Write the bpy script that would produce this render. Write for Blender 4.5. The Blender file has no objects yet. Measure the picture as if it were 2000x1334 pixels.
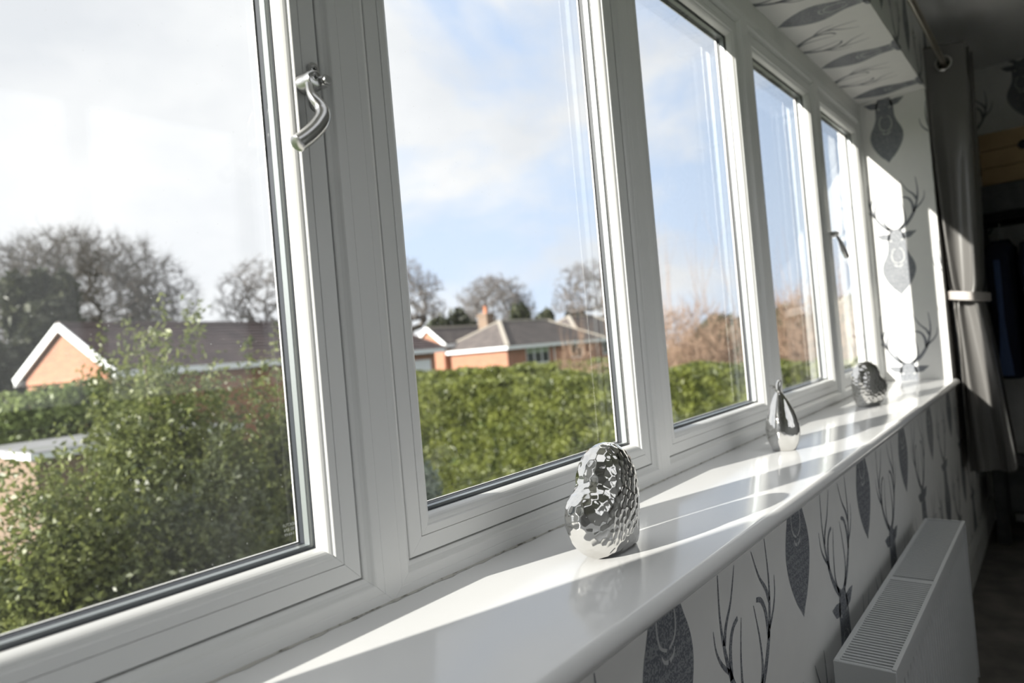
import bpy, bmesh, math, random
import numpy as np
from mathutils import Vector, Matrix

# ------------------------------------------------------------------ camera, sky, sun, exposure
scene = bpy.context.scene
COL = scene.collection
CAM = np.array([0.0, -0.65, 0.289])
ROT = np.array([[0.62883346, 0.04658026, -0.77614352],
                [-0.7725833, -0.07510065, -0.63045613],
                [-0.08765569, 0.99608743, -0.01123868]])
cam_data = bpy.data.cameras.new('camera')
cam_data.sensor_width = 36.0
cam_data.lens = 24.0
cam_data.clip_start = 0.02
cam_data.clip_end = 2000.0
cam_data.dof.use_dof = True
cam_data.dof.focus_distance = 0.98
cam_data.dof.aperture_fstop = 3.6
cam_ob = bpy.data.objects.new('camera', cam_data)
m4 = Matrix([list(ROT[i]) + [CAM[i]] for i in range(3)] + [[0, 0, 0, 1]])
cam_ob.matrix_world = m4
COL.objects.link(cam_ob)
scene.camera = cam_ob

scene.view_settings.view_transform = 'Standard'
scene.view_settings.look = 'None'
scene.view_settings.gamma = 1.0
scene.view_settings.use_curve_mapping = False
scene.view_settings.exposure = 0.68
scene.cycles.max_bounces = 10
scene.cycles.diffuse_bounces = 5
scene.cycles.glossy_bounces = 5
scene.cycles.transparent_max_bounces = 24
scene.cycles.caustics_reflective = False
scene.cycles.caustics_refractive = False
scene.cycles.sample_clamp_indirect = 6.0
scene.cycles.use_denoising = True


def make_world():
    w = bpy.data.worlds.new('sky')
    scene.world = w
    w.use_nodes = True
    nt = w.node_tree
    nt.nodes.clear()
    out = nt.nodes.new('ShaderNodeOutputWorld')
    bg = nt.nodes.new('ShaderNodeBackground')
    tc = nt.nodes.new('ShaderNodeTexCoord')
    mp = nt.nodes.new('ShaderNodeMapping')
    mp.inputs['Scale'].default_value = (1.0, 1.0, 1.7)
    mp.inputs['Location'].default_value = SKY_OFFSET
    nt.links.new(tc.outputs['Generated'], mp.inputs['Vector'])
    n1 = nt.nodes.new('ShaderNodeTexNoise')
    n1.inputs['Scale'].default_value = 2.4
    n1.inputs['Detail'].default_value = 9.0
    n1.inputs['Roughness'].default_value = 0.52
    n1.inputs['Distortion'].default_value = 0.25
    nt.links.new(mp.outputs['Vector'], n1.inputs['Vector'])
    # broken cloud, opening to clear sky toward +x
    sx = nt.nodes.new('ShaderNodeSeparateXYZ')
    nt.links.new(tc.outputs['Generated'], sx.inputs[0])
    mb_ = nt.nodes.new('ShaderNodeMath'); mb_.operation = 'MULTIPLY_ADD'
    mb_.inputs[1].default_value = -0.80
    mb_.inputs[2].default_value = 0.555
    nt.links.new(sx.outputs['X'], mb_.inputs[0])
    ma = nt.nodes.new('ShaderNodeMath'); ma.operation = 'ADD'
    nt.links.new(mb_.outputs['Value'], ma.inputs[0])
    nt.links.new(n1.outputs['Fac'], ma.inputs[1])
    cr = nt.nodes.new('ShaderNodeValToRGB')
    cr.color_ramp.elements[0].position = 0.37
    cr.color_ramp.elements[0].color = (0, 0, 0, 1)
    cr.color_ramp.elements[1].position = 0.50
    cr.color_ramp.elements[1].color = (1, 1, 1, 1)
    nt.links.new(ma.outputs['Value'], cr.inputs['Fac'])
    # clear blue, paler toward the horizon
    sep = nt.nodes.new('ShaderNodeSeparateXYZ')
    nt.links.new(tc.outputs['Generated'], sep.inputs[0])
    blue = nt.nodes.new('ShaderNodeValToRGB')
    blue.color_ramp.elements[0].position = 0.0
    blue.color_ramp.elements[0].color = (0.56, 0.645, 0.77, 1)
    blue.color_ramp.elements[1].position = 0.55
    blue.color_ramp.elements[1].color = (0.365, 0.485, 0.70, 1)
    nt.links.new(sep.outputs['Z'], blue.inputs['Fac'])
    # cloud tone
    n2 = nt.nodes.new('ShaderNodeTexNoise')
    n2.inputs['Scale'].default_value = 3.4
    n2.inputs['Detail'].default_value = 7.0
    n2.inputs['Roughness'].default_value = 0.5
    nt.links.new(mp.outputs['Vector'], n2.inputs['Vector'])
    cl = nt.nodes.new('ShaderNodeValToRGB')
    cl.color_ramp.elements[0].position = 0.34
    cl.color_ramp.elements[0].color = (0.59, 0.605, 0.635, 1)
    cl.color_ramp.elements[1].position = 0.62
    cl.color_ramp.elements[1].color = (0.735, 0.735, 0.74, 1)
    nt.links.new(n2.outputs['Fac'], cl.inputs['Fac'])
    mix = nt.nodes.new('ShaderNodeMix'); mix.data_type = 'RGBA'
    nt.links.new(cr.outputs['Color'], mix.inputs['Factor'])
    nt.links.new(blue.outputs['Color'], mix.inputs['A'])
    nt.links.new(cl.outputs['Color'], mix.inputs['B'])
    nt.links.new(mix.outputs['Result'], bg.inputs['Color'])
    bg.inputs['Strength'].default_value = 0.96
    nt.links.new(bg.outputs['Background'], out.inputs['Surface'])


SKY_OFFSET = (3.1, 1.7, 0.4)
make_world()

SUN_DIR = Vector((1.0, -0.30, -0.39)).normalized()      # direction the light travels
sun = bpy.data.lights.new('sun', 'SUN')
sun.energy = 8.6
sun.color = (1.0, 0.955, 0.87)
sun.angle = math.radians(0.6)
sun_ob = bpy.data.objects.new('sun', sun)
sun_ob.rotation_euler = SUN_DIR.to_track_quat('-Z', 'Y').to_euler()
sun_ob.location = (-20, 6, 8)
COL.objects.link(sun_ob)

# ------------------------------------------------------------------ helpers
R = random.Random(7)


def at(px, depth, z=None, py=None):
    """point of the place seen in column px at an optical depth; z = height over the sill"""
    hy = 770.0 - 0.088 * px
    yy = hy if py is None else py
    d = ROT @ np.array([(px - 1000.0) / 1333.3, -(yy - 667.0) / 1333.3, -1.0])
    p = CAM + d * depth
    if z is not None:
        p[2] = z
    return p


def set_in(node, names, val):
    for n in names:
        if n in node.inputs:
            node.inputs[n].default_value = val
            return


def principled(name, color, rough=0.5, metal=0.0, spec=0.5, noise=None, bump=None, coat=0.0):
    """noise = (scale, second colour, contrast low, high); bump = (scale, strength, distance)"""
    m = bpy.data.materials.new(name)
    m.use_nodes = True
    nt = m.node_tree
    b = nt.nodes['Principled BSDF']
    b.inputs['Base Color'].default_value = (*color, 1)
    b.inputs['Roughness'].default_value = rough
    b.inputs['Metallic'].default_value = metal
    set_in(b, ['Specular IOR Level'], spec)
    if coat:
        set_in(b, ['Coat Weight'], coat)
        set_in(b, ['Coat Roughness'], 0.04)
    tc = nt.nodes.new('ShaderNodeTexCoord')
    if noise:
        n = nt.nodes.new('ShaderNodeTexNoise')
        n.inputs['Scale'].default_value = noise[0]
        n.inputs['Detail'].default_value = 5
        nt.links.new(tc.outputs['Object'], n.inputs['Vector'])
        cr = nt.nodes.new('ShaderNodeValToRGB')
        cr.color_ramp.elements[0].position = noise[2]
        cr.color_ramp.elements[0].color = (*color, 1)
        cr.color_ramp.elements[1].position = noise[3]
        cr.color_ramp.elements[1].color = (*noise[1], 1)
        nt.links.new(n.outputs['Fac'], cr.inputs['Fac'])
        nt.links.new(cr.outputs['Color'], b.inputs['Base Color'])
    if bump:
        n = nt.nodes.new('ShaderNodeTexNoise')
        n.inputs['Scale'].default_value = bump[0]
        n.inputs['Detail'].default_value = 3
        nt.links.new(tc.outputs['Object'], n.inputs['Vector'])
        bp = nt.nodes.new('ShaderNodeBump')
        bp.inputs['Strength'].default_value = bump[1]
        bp.inputs['Distance'].default_value = bump[2]
        nt.links.new(n.outputs['Fac'], bp.inputs['Height'])
        nt.links.new(bp.outputs['Normal'], b.inputs['Normal'])
    return m


def brick_mat(name, c1, c2, mortar, scale=1.0):
    m = bpy.data.materials.new(name)
    m.use_nodes = True
    nt = m.node_tree
    b = nt.nodes['Principled BSDF']
    b.inputs['Roughness'].default_value = 0.9
    tc = nt.nodes.new('ShaderNodeTexCoord')
    sep = nt.nodes.new('ShaderNodeSeparateXYZ')
    nt.links.new(tc.outputs['Object'], sep.inputs[0])
    add = nt.nodes.new('ShaderNodeMath')
    nt.links.new(sep.outputs['X'], add.inputs[0])
    nt.links.new(sep.outputs['Y'], add.inputs[1])
    cmb = nt.nodes.new('ShaderNodeCombineXYZ')
    nt.links.new(add.outputs['Value'], cmb.inputs['X'])
    nt.links.new(sep.outputs['Z'], cmb.inputs['Y'])
    br = nt.nodes.new('ShaderNodeTexBrick')
    br.inputs['Scale'].default_value = scale
    br.inputs['Brick Width'].default_value = 0.225
    br.inputs['Row Height'].default_value = 0.075
    br.inputs['Mortar Size'].default_value = 0.008
    br.inputs['Color1'].default_value = (*c1, 1)
    br.inputs['Color2'].default_value = (*c2, 1)
    br.inputs['Mortar'].default_value = (*mortar, 1)
    nt.links.new(cmb.outputs['Vector'], br.inputs['Vector'])
    nt.links.new(br.outputs['Color'], b.inputs['Base Color'])
    return m


def leaf_mat(name, dark, light, scale=1.2, trans=0.35):
    m = bpy.data.materials.new(name)
    m.use_nodes = True
    nt = m.node_tree
    nt.nodes.clear()
    out = nt.nodes.new('ShaderNodeOutputMaterial')
    tc = nt.nodes.new('ShaderNodeTexCoord')
    n = nt.nodes.new('ShaderNodeTexNoise')
    n.inputs['Scale'].default_value = scale
    n.inputs['Detail'].default_value = 6
    n.inputs['Roughness'].default_value = 0.7
    nt.links.new(tc.outputs['Object'], n.inputs['Vector'])
    cr = nt.nodes.new('ShaderNodeValToRGB')
    cr.color_ramp.elements[0].position = 0.36
    cr.color_ramp.elements[0].color = (*dark, 1)
    cr.color_ramp.elements[1].position = 0.64
    cr.color_ramp.elements[1].color = (*light, 1)
    nt.links.new(n.outputs['Fac'], cr.inputs['Fac'])
    d = nt.nodes.new('ShaderNodeBsdfPrincipled')
    d.inputs['Roughness'].default_value = 0.45
    t = nt.nodes.new('ShaderNodeBsdfTranslucent')
    nt.links.new(cr.outputs['Color'], d.inputs['Base Color'])
    nt.links.new(cr.outputs['Color'], t.inputs['Color'])
    mx = nt.nodes.new('ShaderNodeMixShader')
    mx.inputs['Fac'].default_value = trans
    nt.links.new(d.outputs[0], mx.inputs[1])
    nt.links.new(t.outputs[0], mx.inputs[2])
    nt.links.new(mx.outputs[0], out.inputs['Surface'])
    return m


def glass_mat(name, dust):
    """thin pane: clear transmission, mirror reflection by angle, a film of dust and specks"""
    m = bpy.data.materials.new(name)
    m.use_nodes = True
    nt = m.node_tree
    nt.nodes.clear()
    out = nt.nodes.new('ShaderNodeOutputMaterial')
    tr = nt.nodes.new('ShaderNodeBsdfTransparent')
    tr.inputs['Color'].default_value = (0.985, 0.992, 0.99, 1)
    gl = nt.nodes.new('ShaderNodeBsdfGlossy')
    gl.inputs['Roughness'].default_value = 0.0
    fr = nt.nodes.new('ShaderNodeFresnel')
    fr.inputs['IOR'].default_value = 1.5
    mx = nt.nodes.new('ShaderNodeMixShader')
    nt.links.new(fr.outputs['Fac'], mx.inputs['Fac'])
    nt.links.new(tr.outputs[0], mx.inputs[1])
    nt.links.new(gl.outputs[0], mx.inputs[2])
    if not dust:
        nt.links.new(mx.outputs[0], out.inputs['Surface'])
        return m
    df = nt.nodes.new('ShaderNodeBsdfDiffuse')
    df.inputs['Color'].default_value = (0.85, 0.87, 0.86, 1)
    tl = nt.nodes.new('ShaderNodeBsdfTranslucent')
    tl.inputs['Color'].default_value = (0.85, 0.87, 0.86, 1)
    md = nt.nodes.new('ShaderNodeMixShader')
    md.inputs['Fac'].default_value = 0.5
    nt.links.new(df.outputs[0], md.inputs[1])
    nt.links.new(tl.outputs[0], md.inputs[2])
    tc = nt.nodes.new('ShaderNodeTexCoord')
    mp = nt.nodes.new('ShaderNodeMapping')
    mp.inputs['Scale'].default_value = (6, 1, 2.2)
    nt.links.new(tc.outputs['Object'], mp.inputs['Vector'])
    n = nt.nodes.new('ShaderNodeTexNoise')
    n.inputs['Scale'].default_value = 1.4
    n.inputs['Detail'].default_value = 5
    nt.links.new(mp.outputs['Vector'], n.inputs['Vector'])
    r1 = nt.nodes.new('ShaderNodeMapRange')
    r1.inputs['From Min'].default_value = 0.4
    r1.inputs['From Max'].default_value = 0.75
    r1.inputs['To Min'].default_value = 0.008
    r1.inputs['To Max'].default_value = dust
    nt.links.new(n.outputs['Fac'], r1.inputs['Value'])
    v = nt.nodes.new('ShaderNodeTexVoronoi')
    v.inputs['Scale'].default_value = 90
    nt.links.new(tc.outputs['Object'], v.inputs['Vector'])
    r2 = nt.nodes.new('ShaderNodeMapRange')
    r2.inputs['From Min'].default_value = 0.03
    r2.inputs['From Max'].default_value = 0.07
    r2.inputs['To Min'].default_value = 0.5
    r2.inputs['To Max'].default_value = 0.0
    nt.links.new(v.outputs['Distance'], r2.inputs['Value'])
    ad = nt.nodes.new('ShaderNodeMath')
    ad.use_clamp = True
    nt.links.new(r1.outputs['Result'], ad.inputs[0])
    nt.links.new(r2.outputs['Result'], ad.inputs[1])
    mx2 = nt.nodes.new('ShaderNodeMixShader')
    nt.links.new(ad.outputs[0], mx2.inputs['Fac'])
    nt.links.new(mx.outputs[0], mx2.inputs[1])
    nt.links.new(md.outputs[0], mx2.inputs[2])
    nt.links.new(mx2.outputs[0], out.inputs['Surface'])
    return m


def print_mat(name, color, second):
    m = bpy.data.materials.new(name)
    m.use_nodes = True
    nt = m.node_tree
    b = nt.nodes['Principled BSDF']
    b.inputs['Roughness'].default_value = 0.55
    tc = nt.nodes.new('ShaderNodeTexCoord')
    w = nt.nodes.new('ShaderNodeTexWave')
    w.wave_type = 'RINGS'
    w.inputs['Scale'].default_value = 48
    w.inputs['Distortion'].default_value = 9.0
    w.inputs['Detail'].default_value = 1.0
    w.inputs['Detail Scale'].default_value = 4.0
    nt.links.new(tc.outputs['Object'], w.inputs['Vector'])
    cr = nt.nodes.new('ShaderNodeValToRGB')
    cr.color_ramp.elements[0].position = 0.45
    cr.color_ramp.elements[0].color = (*color, 1)
    cr.color_ramp.elements[1].position = 0.75
    cr.color_ramp.elements[1].color = (*second, 1)
    nt.links.new(w.outputs['Fac'], cr.inputs['Fac'])
    nt.links.new(cr.outputs['Color'], b.inputs['Base Color'])
    return m


M = {
    'pvc': principled('white_plastic', (0.90, 0.905, 0.895), 0.28, noise=(3.0, (0.87, 0.88, 0.87), 0.4, 0.7), bump=(60, 0.03, 0.002)),
    'sill': principled('gloss_white_paint', (0.92, 0.92, 0.92), 0.13, noise=(6.0, (0.90, 0.905, 0.91), 0.4, 0.7), bump=(9, 0.05, 0.004)),
    'gasket': principled('dark_rubber', (0.025, 0.03, 0.04), 0.5),
    'gap': principled('grey_gasket', (0.25, 0.26, 0.26), 0.7),
    'spacer': principled('spacer_metal', (0.34, 0.37, 0.38), 0.42, 0.6, bump=(400, 0.2, 0.001)),
    'sealant': principled('grimy_sealant', (0.62, 0.61, 0.57), 0.8, noise=(70, (0.20, 0.19, 0.16), 0.52, 0.66)),
    'glass_in': glass_mat('inner_glass', 0.0),
    'glass_out': glass_mat('outer_glass', 0.045),
    'etch': principled('etched_white', (0.75, 0.77, 0.72), 0.8),
    'steel': principled('satin_chrome', (0.62, 0.62, 0.62), 0.24, 1.0, bump=(150, 0.05, 0.001)),
    'darksteel': principled('dark_recess', (0.06, 0.06, 0.06), 0.5, 0.6),
    'mirror': principled('polished_silver_glaze', (0.80, 0.79, 0.765), 0.035, 1.0),
    'wallpaper': principled('white_wallpaper', (0.86, 0.86, 0.845), 0.7, noise=(25, (0.84, 0.84, 0.83), 0.4, 0.7)),
    'paint': principled('ceiling_paint', (0.86, 0.86, 0.85), 0.85),
    'print': print_mat('slate_print', (0.15, 0.16, 0.185), (0.31, 0.325, 0.35)),
    'printlight': principled('pale_print', (0.56, 0.57, 0.58), 0.6),
    'carpet': principled('brown_carpet', (0.20, 0.18, 0.16), 0.95, noise=(9, (0.12, 0.11, 0.10), 0.35, 0.65), bump=(300, 0.5, 0.006)),
    'skirting': principled('white_skirting', (0.72, 0.72, 0.70), 0.4),
    'radiator': principled('radiator_enamel', (0.70, 0.72, 0.73), 0.3),
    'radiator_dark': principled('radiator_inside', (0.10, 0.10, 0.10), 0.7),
    'curtain': principled('grey_satin', (0.17, 0.165, 0.16), 0.30, spec=0.8, bump=(260, 0.15, 0.001)),
    'tie': principled('silver_cord', (0.60, 0.56, 0.54), 0.4, bump=(180, 0.6, 0.003)),
    'brass': principled('aged_nickel', (0.66, 0.62, 0.54), 0.34, 1.0),
    'darkwood': principled('charcoal_wood', (0.075, 0.078, 0.085), 0.5, noise=(14, (0.05, 0.052, 0.058), 0.4, 0.6)),
    'blackmetal': principled('black_metal', (0.012, 0.012, 0.016), 0.35, 0.5),
    'navy': principled('navy_wool', (0.012, 0.018, 0.05), 0.9, bump=(120, 0.3, 0.003)),
    'blue': principled('blue_cloth', (0.08, 0.13, 0.30), 0.7),
    'pine': principled('pine_board', (0.40, 0.28, 0.14), 0.55, noise=(5, (0.32, 0.21, 0.10), 0.4, 0.65)),
    'whitecloth': principled('white_plastic_hanger', (0.7, 0.72, 0.74), 0.4),
    'brick_orange': brick_mat('orange_brick', (0.40, 0.165, 0.09), (0.31, 0.12, 0.07), (0.28, 0.22, 0.18)),
    'brick_buff': brick_mat('buff_brick', (0.22, 0.15, 0.10), (0.17, 0.115, 0.08), (0.2, 0.17, 0.15)),
    'tile': principled('grey_brown_roof_tile', (0.15, 0.13, 0.125), 0.85, noise=(1.6, (0.10, 0.088, 0.088), 0.35, 0.65)),
    'tile_warm': principled('brown_roof_tile', (0.15, 0.108, 0.105), 0.85, noise=(1.3, (0.095, 0.07, 0.07), 0.35, 0.65)),
    'palegreen': leaf_mat('pale_green_leaf', (0.09, 0.13, 0.045), (0.28, 0.34, 0.12), 1.2, 0.4),
    'ridge': principled('pale_ridge_tile', (0.36, 0.33, 0.29), 0.9),
    'fascia': principled('white_fascia', (0.80, 0.82, 0.84), 0.5),
    'render': principled('white_render', (0.78, 0.80, 0.83), 0.8),
    'darkglass': principled('dark_window_glass', (0.03, 0.04, 0.04), 0.08),
    'blind': principled('green_blind', (0.28, 0.34, 0.24), 0.7),
    'terracotta': principled('terracotta', (0.48, 0.19, 0.10), 0.85),
    'felt': principled('grey_roof_felt', (0.24, 0.24, 0.26), 0.9, noise=(1.2, (0.16, 0.17, 0.16), 0.4, 0.65)),
    'grass': principled('lawn', (0.06, 0.09, 0.025), 0.95, noise=(0.5, (0.04, 0.065, 0.018), 0.35, 0.65)),
    'paving': principled('bounce_paving', (0.62, 0.60, 0.56), 0.85, noise=(2.0, (0.52, 0.50, 0.46), 0.4, 0.65)),  # kept pale so the added slabs throw light upward
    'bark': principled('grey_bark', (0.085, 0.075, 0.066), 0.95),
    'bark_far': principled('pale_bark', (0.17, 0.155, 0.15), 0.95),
    'redtwig': principled('tan_twig', (0.40, 0.275, 0.20), 0.8, noise=(3, (0.27, 0.18, 0.125), 0.35, 0.65)),
    'stem': principled('brown_stem', (0.10, 0.075, 0.05), 0.9),
    'hedge': leaf_mat('hedge_leaf', (0.045, 0.064, 0.014), (0.215, 0.24, 0.05), 3.2),
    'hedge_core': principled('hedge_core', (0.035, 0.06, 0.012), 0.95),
    'olive': leaf_mat('olive_leaf', (0.042, 0.062, 0.022), (0.22, 0.245, 0.07), 7.0, 0.4),
    'deep': leaf_mat('deep_leaf', (0.025, 0.036, 0.016), (0.085, 0.10, 0.035), 2.4, 0.3),
    'yellowleaf': leaf_mat('yellow_green_leaf', (0.10, 0.13, 0.03), (0.40, 0.34, 0.07), 3.0, 0.35),
    'greyleaf': leaf_mat('grey_green_leaf', (0.12, 0.16, 0.12), (0.26, 0.31, 0.26), 3.0, 0.3),
    'evergreen': leaf_mat('evergreen_leaf', (0.022, 0.03, 0.016), (0.06, 0.065, 0.03), 0.8, 0.2),
}


def tag(o, label=None, cat=None, group=None, kind=None):
    if label: o['label'] = label
    if cat: o['category'] = cat
    if group: o['group'] = group
    if kind: o['kind'] = kind
    return o


ORIG = {}


def world_loc(o):
    v = np.zeros(3)
    while o is not None:
        v = v + np.array(o.location)
        o = o.parent
    return v


def empty(name, loc=(0, 0, 0), parent=None):
    o = bpy.data.objects.new(name, None)
    o.empty_display_size = 0.05
    COL.objects.link(o)
    o.location = loc
    if parent is not None:
        o.parent = parent
    return o


def build(name, verts, faces, mat, parent=None, smooth=False, origin=None, mats=None, midx=None, auto=None):
    """one mesh object from world-space vertices; parents are only ever translated"""
    verts = np.asarray(verts, dtype=np.float64).reshape(-1, 3)
    o_w = np.zeros(3) if parent is None else world_loc(parent)
    off = np.array(origin) if origin is not None else (o_w if parent is not None else np.zeros(3))
    me = bpy.data.meshes.new(name)
    loc = verts - off
    if isinstance(faces, np.ndarray):
        nf, k = faces.shape
        me.vertices.add(len(loc)); me.vertices.foreach_set('co', loc.ravel())
        me.loops.add(nf * k); me.loops.foreach_set('vertex_index', faces.ravel().astype(np.int32))
        me.polygons.add(nf)
        me.polygons.foreach_set('loop_start', np.arange(0, nf * k, k, dtype=np.int32))
        me.polygons.foreach_set('loop_total', np.full(nf, k, dtype=np.int32))
        me.update(calc_edges=True)
    else:
        me.from_pydata([tuple(v) for v in loc], [], [tuple(f) for f in faces])
        me.update()
    for mm in (mats or [mat]):
        me.materials.append(M[mm])
    if midx is not None:
        me.polygons.foreach_set('material_index', np.asarray(midx, dtype=np.int32))
    if smooth:
        me.polygons.foreach_set('use_smooth', np.ones(len(me.polygons), dtype=bool))
    o = bpy.data.objects.new(name, me)
    COL.objects.link(o)
    if parent is not None:
        o.parent = parent
    o.location = tuple(off - o_w)
    if auto is not None:
        try:
            me.set_sharp_from_angle(angle=math.radians(auto))
        except Exception:
            pass
    return o


class MB:
    def __init__(self):
        self.v = []; self.f = []; self.mi = []

    def add(self, verts, faces, mi=0):
        n = len(self.v)
        self.v += [tuple(map(float, p)) for p in verts]
        self.f += [tuple(i + n for i in f) for f in faces]
        self.mi += [mi] * len(faces)
        return self

    def box(self, x0, x1, y0, y1, z0, z1, mi=0):
        v = [(x0, y0, z0), (x1, y0, z0), (x1, y1, z0), (x0, y1, z0), (x0, y0, z1), (x1, y0, z1), (x1, y1, z1), (x0, y1, z1)]
        return self.add(v, [(0, 3, 2, 1), (4, 5, 6, 7), (0, 1, 5, 4), (1, 2, 6, 5), (2, 3, 7, 6), (3, 0, 4, 7)], mi)

    def obox(self, c, ax, ay, hx, hy, z0, z1, mi=0):
        """box with horizontal axes ax, ay (unit 2-vectors) about centre c"""
        v = []
        for z in (z0, z1):
            for sx, sy in ((-1, -1), (1, -1), (1, 1), (-1, 1)):
                v.append((c[0] + ax[0] * hx * sx + ay[0] * hy * sy, c[1] + ax[1] * hx * sx + ay[1] * hy * sy, z))
        return self.add(v, [(0, 3, 2, 1), (4, 5, 6, 7), (0, 1, 5, 4), (1, 2, 6, 5), (2, 3, 7, 6), (3, 0, 4, 7)], mi)

    def tube(self, pts, radii, n=10, cap=True, flat=1.0, mi=0):
        pts = [Vector(p) for p in pts]
        if isinstance(radii, (int, float)):
            radii = [radii] * len(pts)
        rings = []
        prev = None
        for i, p in enumerate(pts):
            a = pts[max(i - 1, 0)]; b = pts[min(i + 1, len(pts) - 1)]
            t = (b - a).normalized()
            if prev is None:
                ref = Vector((0, 0, 1)) if abs(t.z) < 0.9 else Vector((1, 0, 0))
                u = t.cross(ref).normalized()
            else:
                u = (prev - t * prev.dot(t)).normalized()
            prev = u
            w = t.cross(u)
            rings.append([p + (u * math.cos(2 * math.pi * k / n) + w * math.sin(2 * math.pi * k / n) * flat) * radii[i] for k in range(n)])
        base = len(self.v)
        self.v += [tuple(q) for r in rings for q in r]
        cnt = 0
        for i in range(len(rings) - 1):
            for k in range(n):
                a = base + i * n + k; b = base + i * n + (k + 1) % n
                self.f.append((a, b, b + n, a + n)); cnt += 1
        if cap:
            self.f.append(tuple(base + k for k in reversed(range(n))))
            self.f.append(tuple(base + (len(rings) - 1) * n + k for k in range(n))); cnt += 2
        self.mi += [mi] * cnt
        return self

    def lathe(self, prof, c, n=32, axis='z', mi=0):
        base = len(self.v)
        for r, h in prof:
            for k in range(n):
                a = 2 * math.pi * k / n
                if axis == 'z':
                    self.v.append((c[0] + r * math.cos(a), c[1] + r * math.sin(a), c[2] + h))
                elif axis == 'y':
                    self.v.append((c[0] + r * math.cos(a), c[1] + h, c[2] + r * math.sin(a)))
                else:
                    self.v.append((c[0] + h, c[1] + r * math.cos(a), c[2] + r * math.sin(a)))
        cnt = 0
        for i in range(len(prof) - 1):
            for k in range(n):
                a = base + i * n + k; b = base + i * n + (k + 1) % n
                self.f.append((a, b, b + n, a + n)); cnt += 1
        self.mi += [mi] * cnt
        return self

    def build(self, name, mat, parent=None, **kw):
        if isinstance(mat, (list, tuple)):
            return build(name, self.v, self.f, None, parent, mats=list(mat), midx=self.mi, **kw)
        return build(name, self.v, self.f, mat, parent, **kw)


def bevel(o, w=0.002, seg=2, angle=40):
    b = o.modifiers.new('bevel', 'BEVEL')
    b.width = w; b.segments = seg; b.limit_method = 'ANGLE'; b.angle_limit = math.radians(angle)
    return o


# ------------------------------------------------------------------ the room shell
X0, X1 = -0.186, 3.414          # the window opening
ZT = 1.19                       # head of the window frame
YW = -0.255                     # room face of the window wall
YO = 0.091                      # outer face of the window wall
FLOOR, CEIL = -0.85, 1.55
XL, XF, YB = -1.6, 4.43, -1.95
SOFF = 1.245

w = MB()
w.box(XL - .2, XF + .2, YW, YO, FLOOR - 2.6, -0.034)                  # below the sill
w.box(XL - .2, XF + .2, YW - 0.003, YO, SOFF, CEIL + .25)             # bulkhead over the soffit
w.box(XL - .2, X0, YW, YO, -0.034, SOFF)
w.box(X1, XF + .2, YW, YO, -0.034, SOFF)
w.box(X0, X1, 0.062, YO, ZT - 0.036, SOFF)                            # outer lintel
w.box(X0, X0 + 0.036, 0.062, YO, -0.034, ZT)                          # outer leaf at the jambs
w.box(X1 - 0.036, X1, 0.062, YO, -0.034, ZT)
w.box(X0, X1, 0.0, 0.062, ZT, SOFF)
wall_window = w.build('wall_window', 'wallpaper')
tag(wall_window, 'white wallpapered window wall with slate stag heads', kind='structure')
wall_far = MB().box(XF, XF + .15, YB, YW, FLOOR, CEIL).build('wall_far', 'wallpaper')
tag(wall_far, 'stag wallpapered wall behind the clothes rack', kind='structure')
BX0, BX1, BZ0, BZ1 = 0.3, 2.3, 0.10, 1.40      # unseen window, added behind the camera as fill light
wb = MB().box(XL, BX0, YB - .15, YB, FLOOR, CEIL).box(BX1, XF, YB - .15, YB, FLOOR, CEIL)
wb.box(BX0, BX1, YB - .15, YB, FLOOR, BZ0).box(BX0, BX1, YB - .15, YB, BZ1, CEIL)
tag(wb.build('wall_back', 'wallpaper'), 'plain wall behind the camera', kind='structure')
tag(MB().box(XL - .15, XL, YB, YW, FLOOR, CEIL).build('wall_left', 'wallpaper'), 'plain wall at the near end of the room', kind='structure')
tag(MB().box(XL - .15, XF + .15, YB - .15, YW, FLOOR - .1, FLOOR).build('floor', 'carpet'), 'mottled brown-grey carpet', kind='structure')
SX0, SX1, SY0, SY1 = -1.45, 2.25, -1.20, -0.36       # invented roof light, out of view, added for fill light
cl = MB().box(XL - .15, SX0, YB - .15, YW - .003, CEIL, CEIL + .1).box(SX1, XF + .15, YB - .15, YW - .003, CEIL, CEIL + .1)
cl.box(SX0, SX1, YB - .15, SY0, CEIL, CEIL + .1).box(SX0, SX1, SY1, YW - .003, CEIL, CEIL + .1)
tag(cl.build('ceiling', 'paint'), 'plain pale ceiling', kind='structure')
bb = MB()
yb = YW
prof = [(0, 0), (-0.018, 0), (-0.018, 0.105), (-0.012, 0.122), (-0.004, 0.13), (0, 0.13)]
v = [(x, yb + p[0], FLOOR + p[1]) for x in (XL, XF) for p in prof]
n = len(prof)
bb.add(v, [(i, (i + 1) % n, n + (i + 1) % n, n + i) for i in range(n)])
tag(bb.build('baseboard_window', 'skirting'), 'white skirting board under the window wall', kind='structure')

# sill board with rounded nosing and a cove under it
prof = [(0.004, -0.034), (0.004, 0.0)]
for a in np.linspace(90, -90, 13):
    prof.append((-0.268 - 0.013 * math.cos(math.radians(a)), -0.013 + 0.013 * math.sin(math.radians(a))))
prof += [(-0.268, -0.027), (-0.266, -0.031), (-0.262, -0.036), (YW, -0.040)]
v = [(x, p[0], p[1]) for x in (X0, X1 + 0.0) for p in prof]
n = len(prof)
fs = [(i, i + 1, n + i + 1, n + i) for i in range(n - 1)] + [tuple(range(n)), tuple(range(2 * n - 1, n - 1, -1))]
sill = build('trim_2', v, fs, 'sill', smooth=True, auto=35)
tag(sill, 'long gloss white window sill with rounded front edge', kind='structure')

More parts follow.
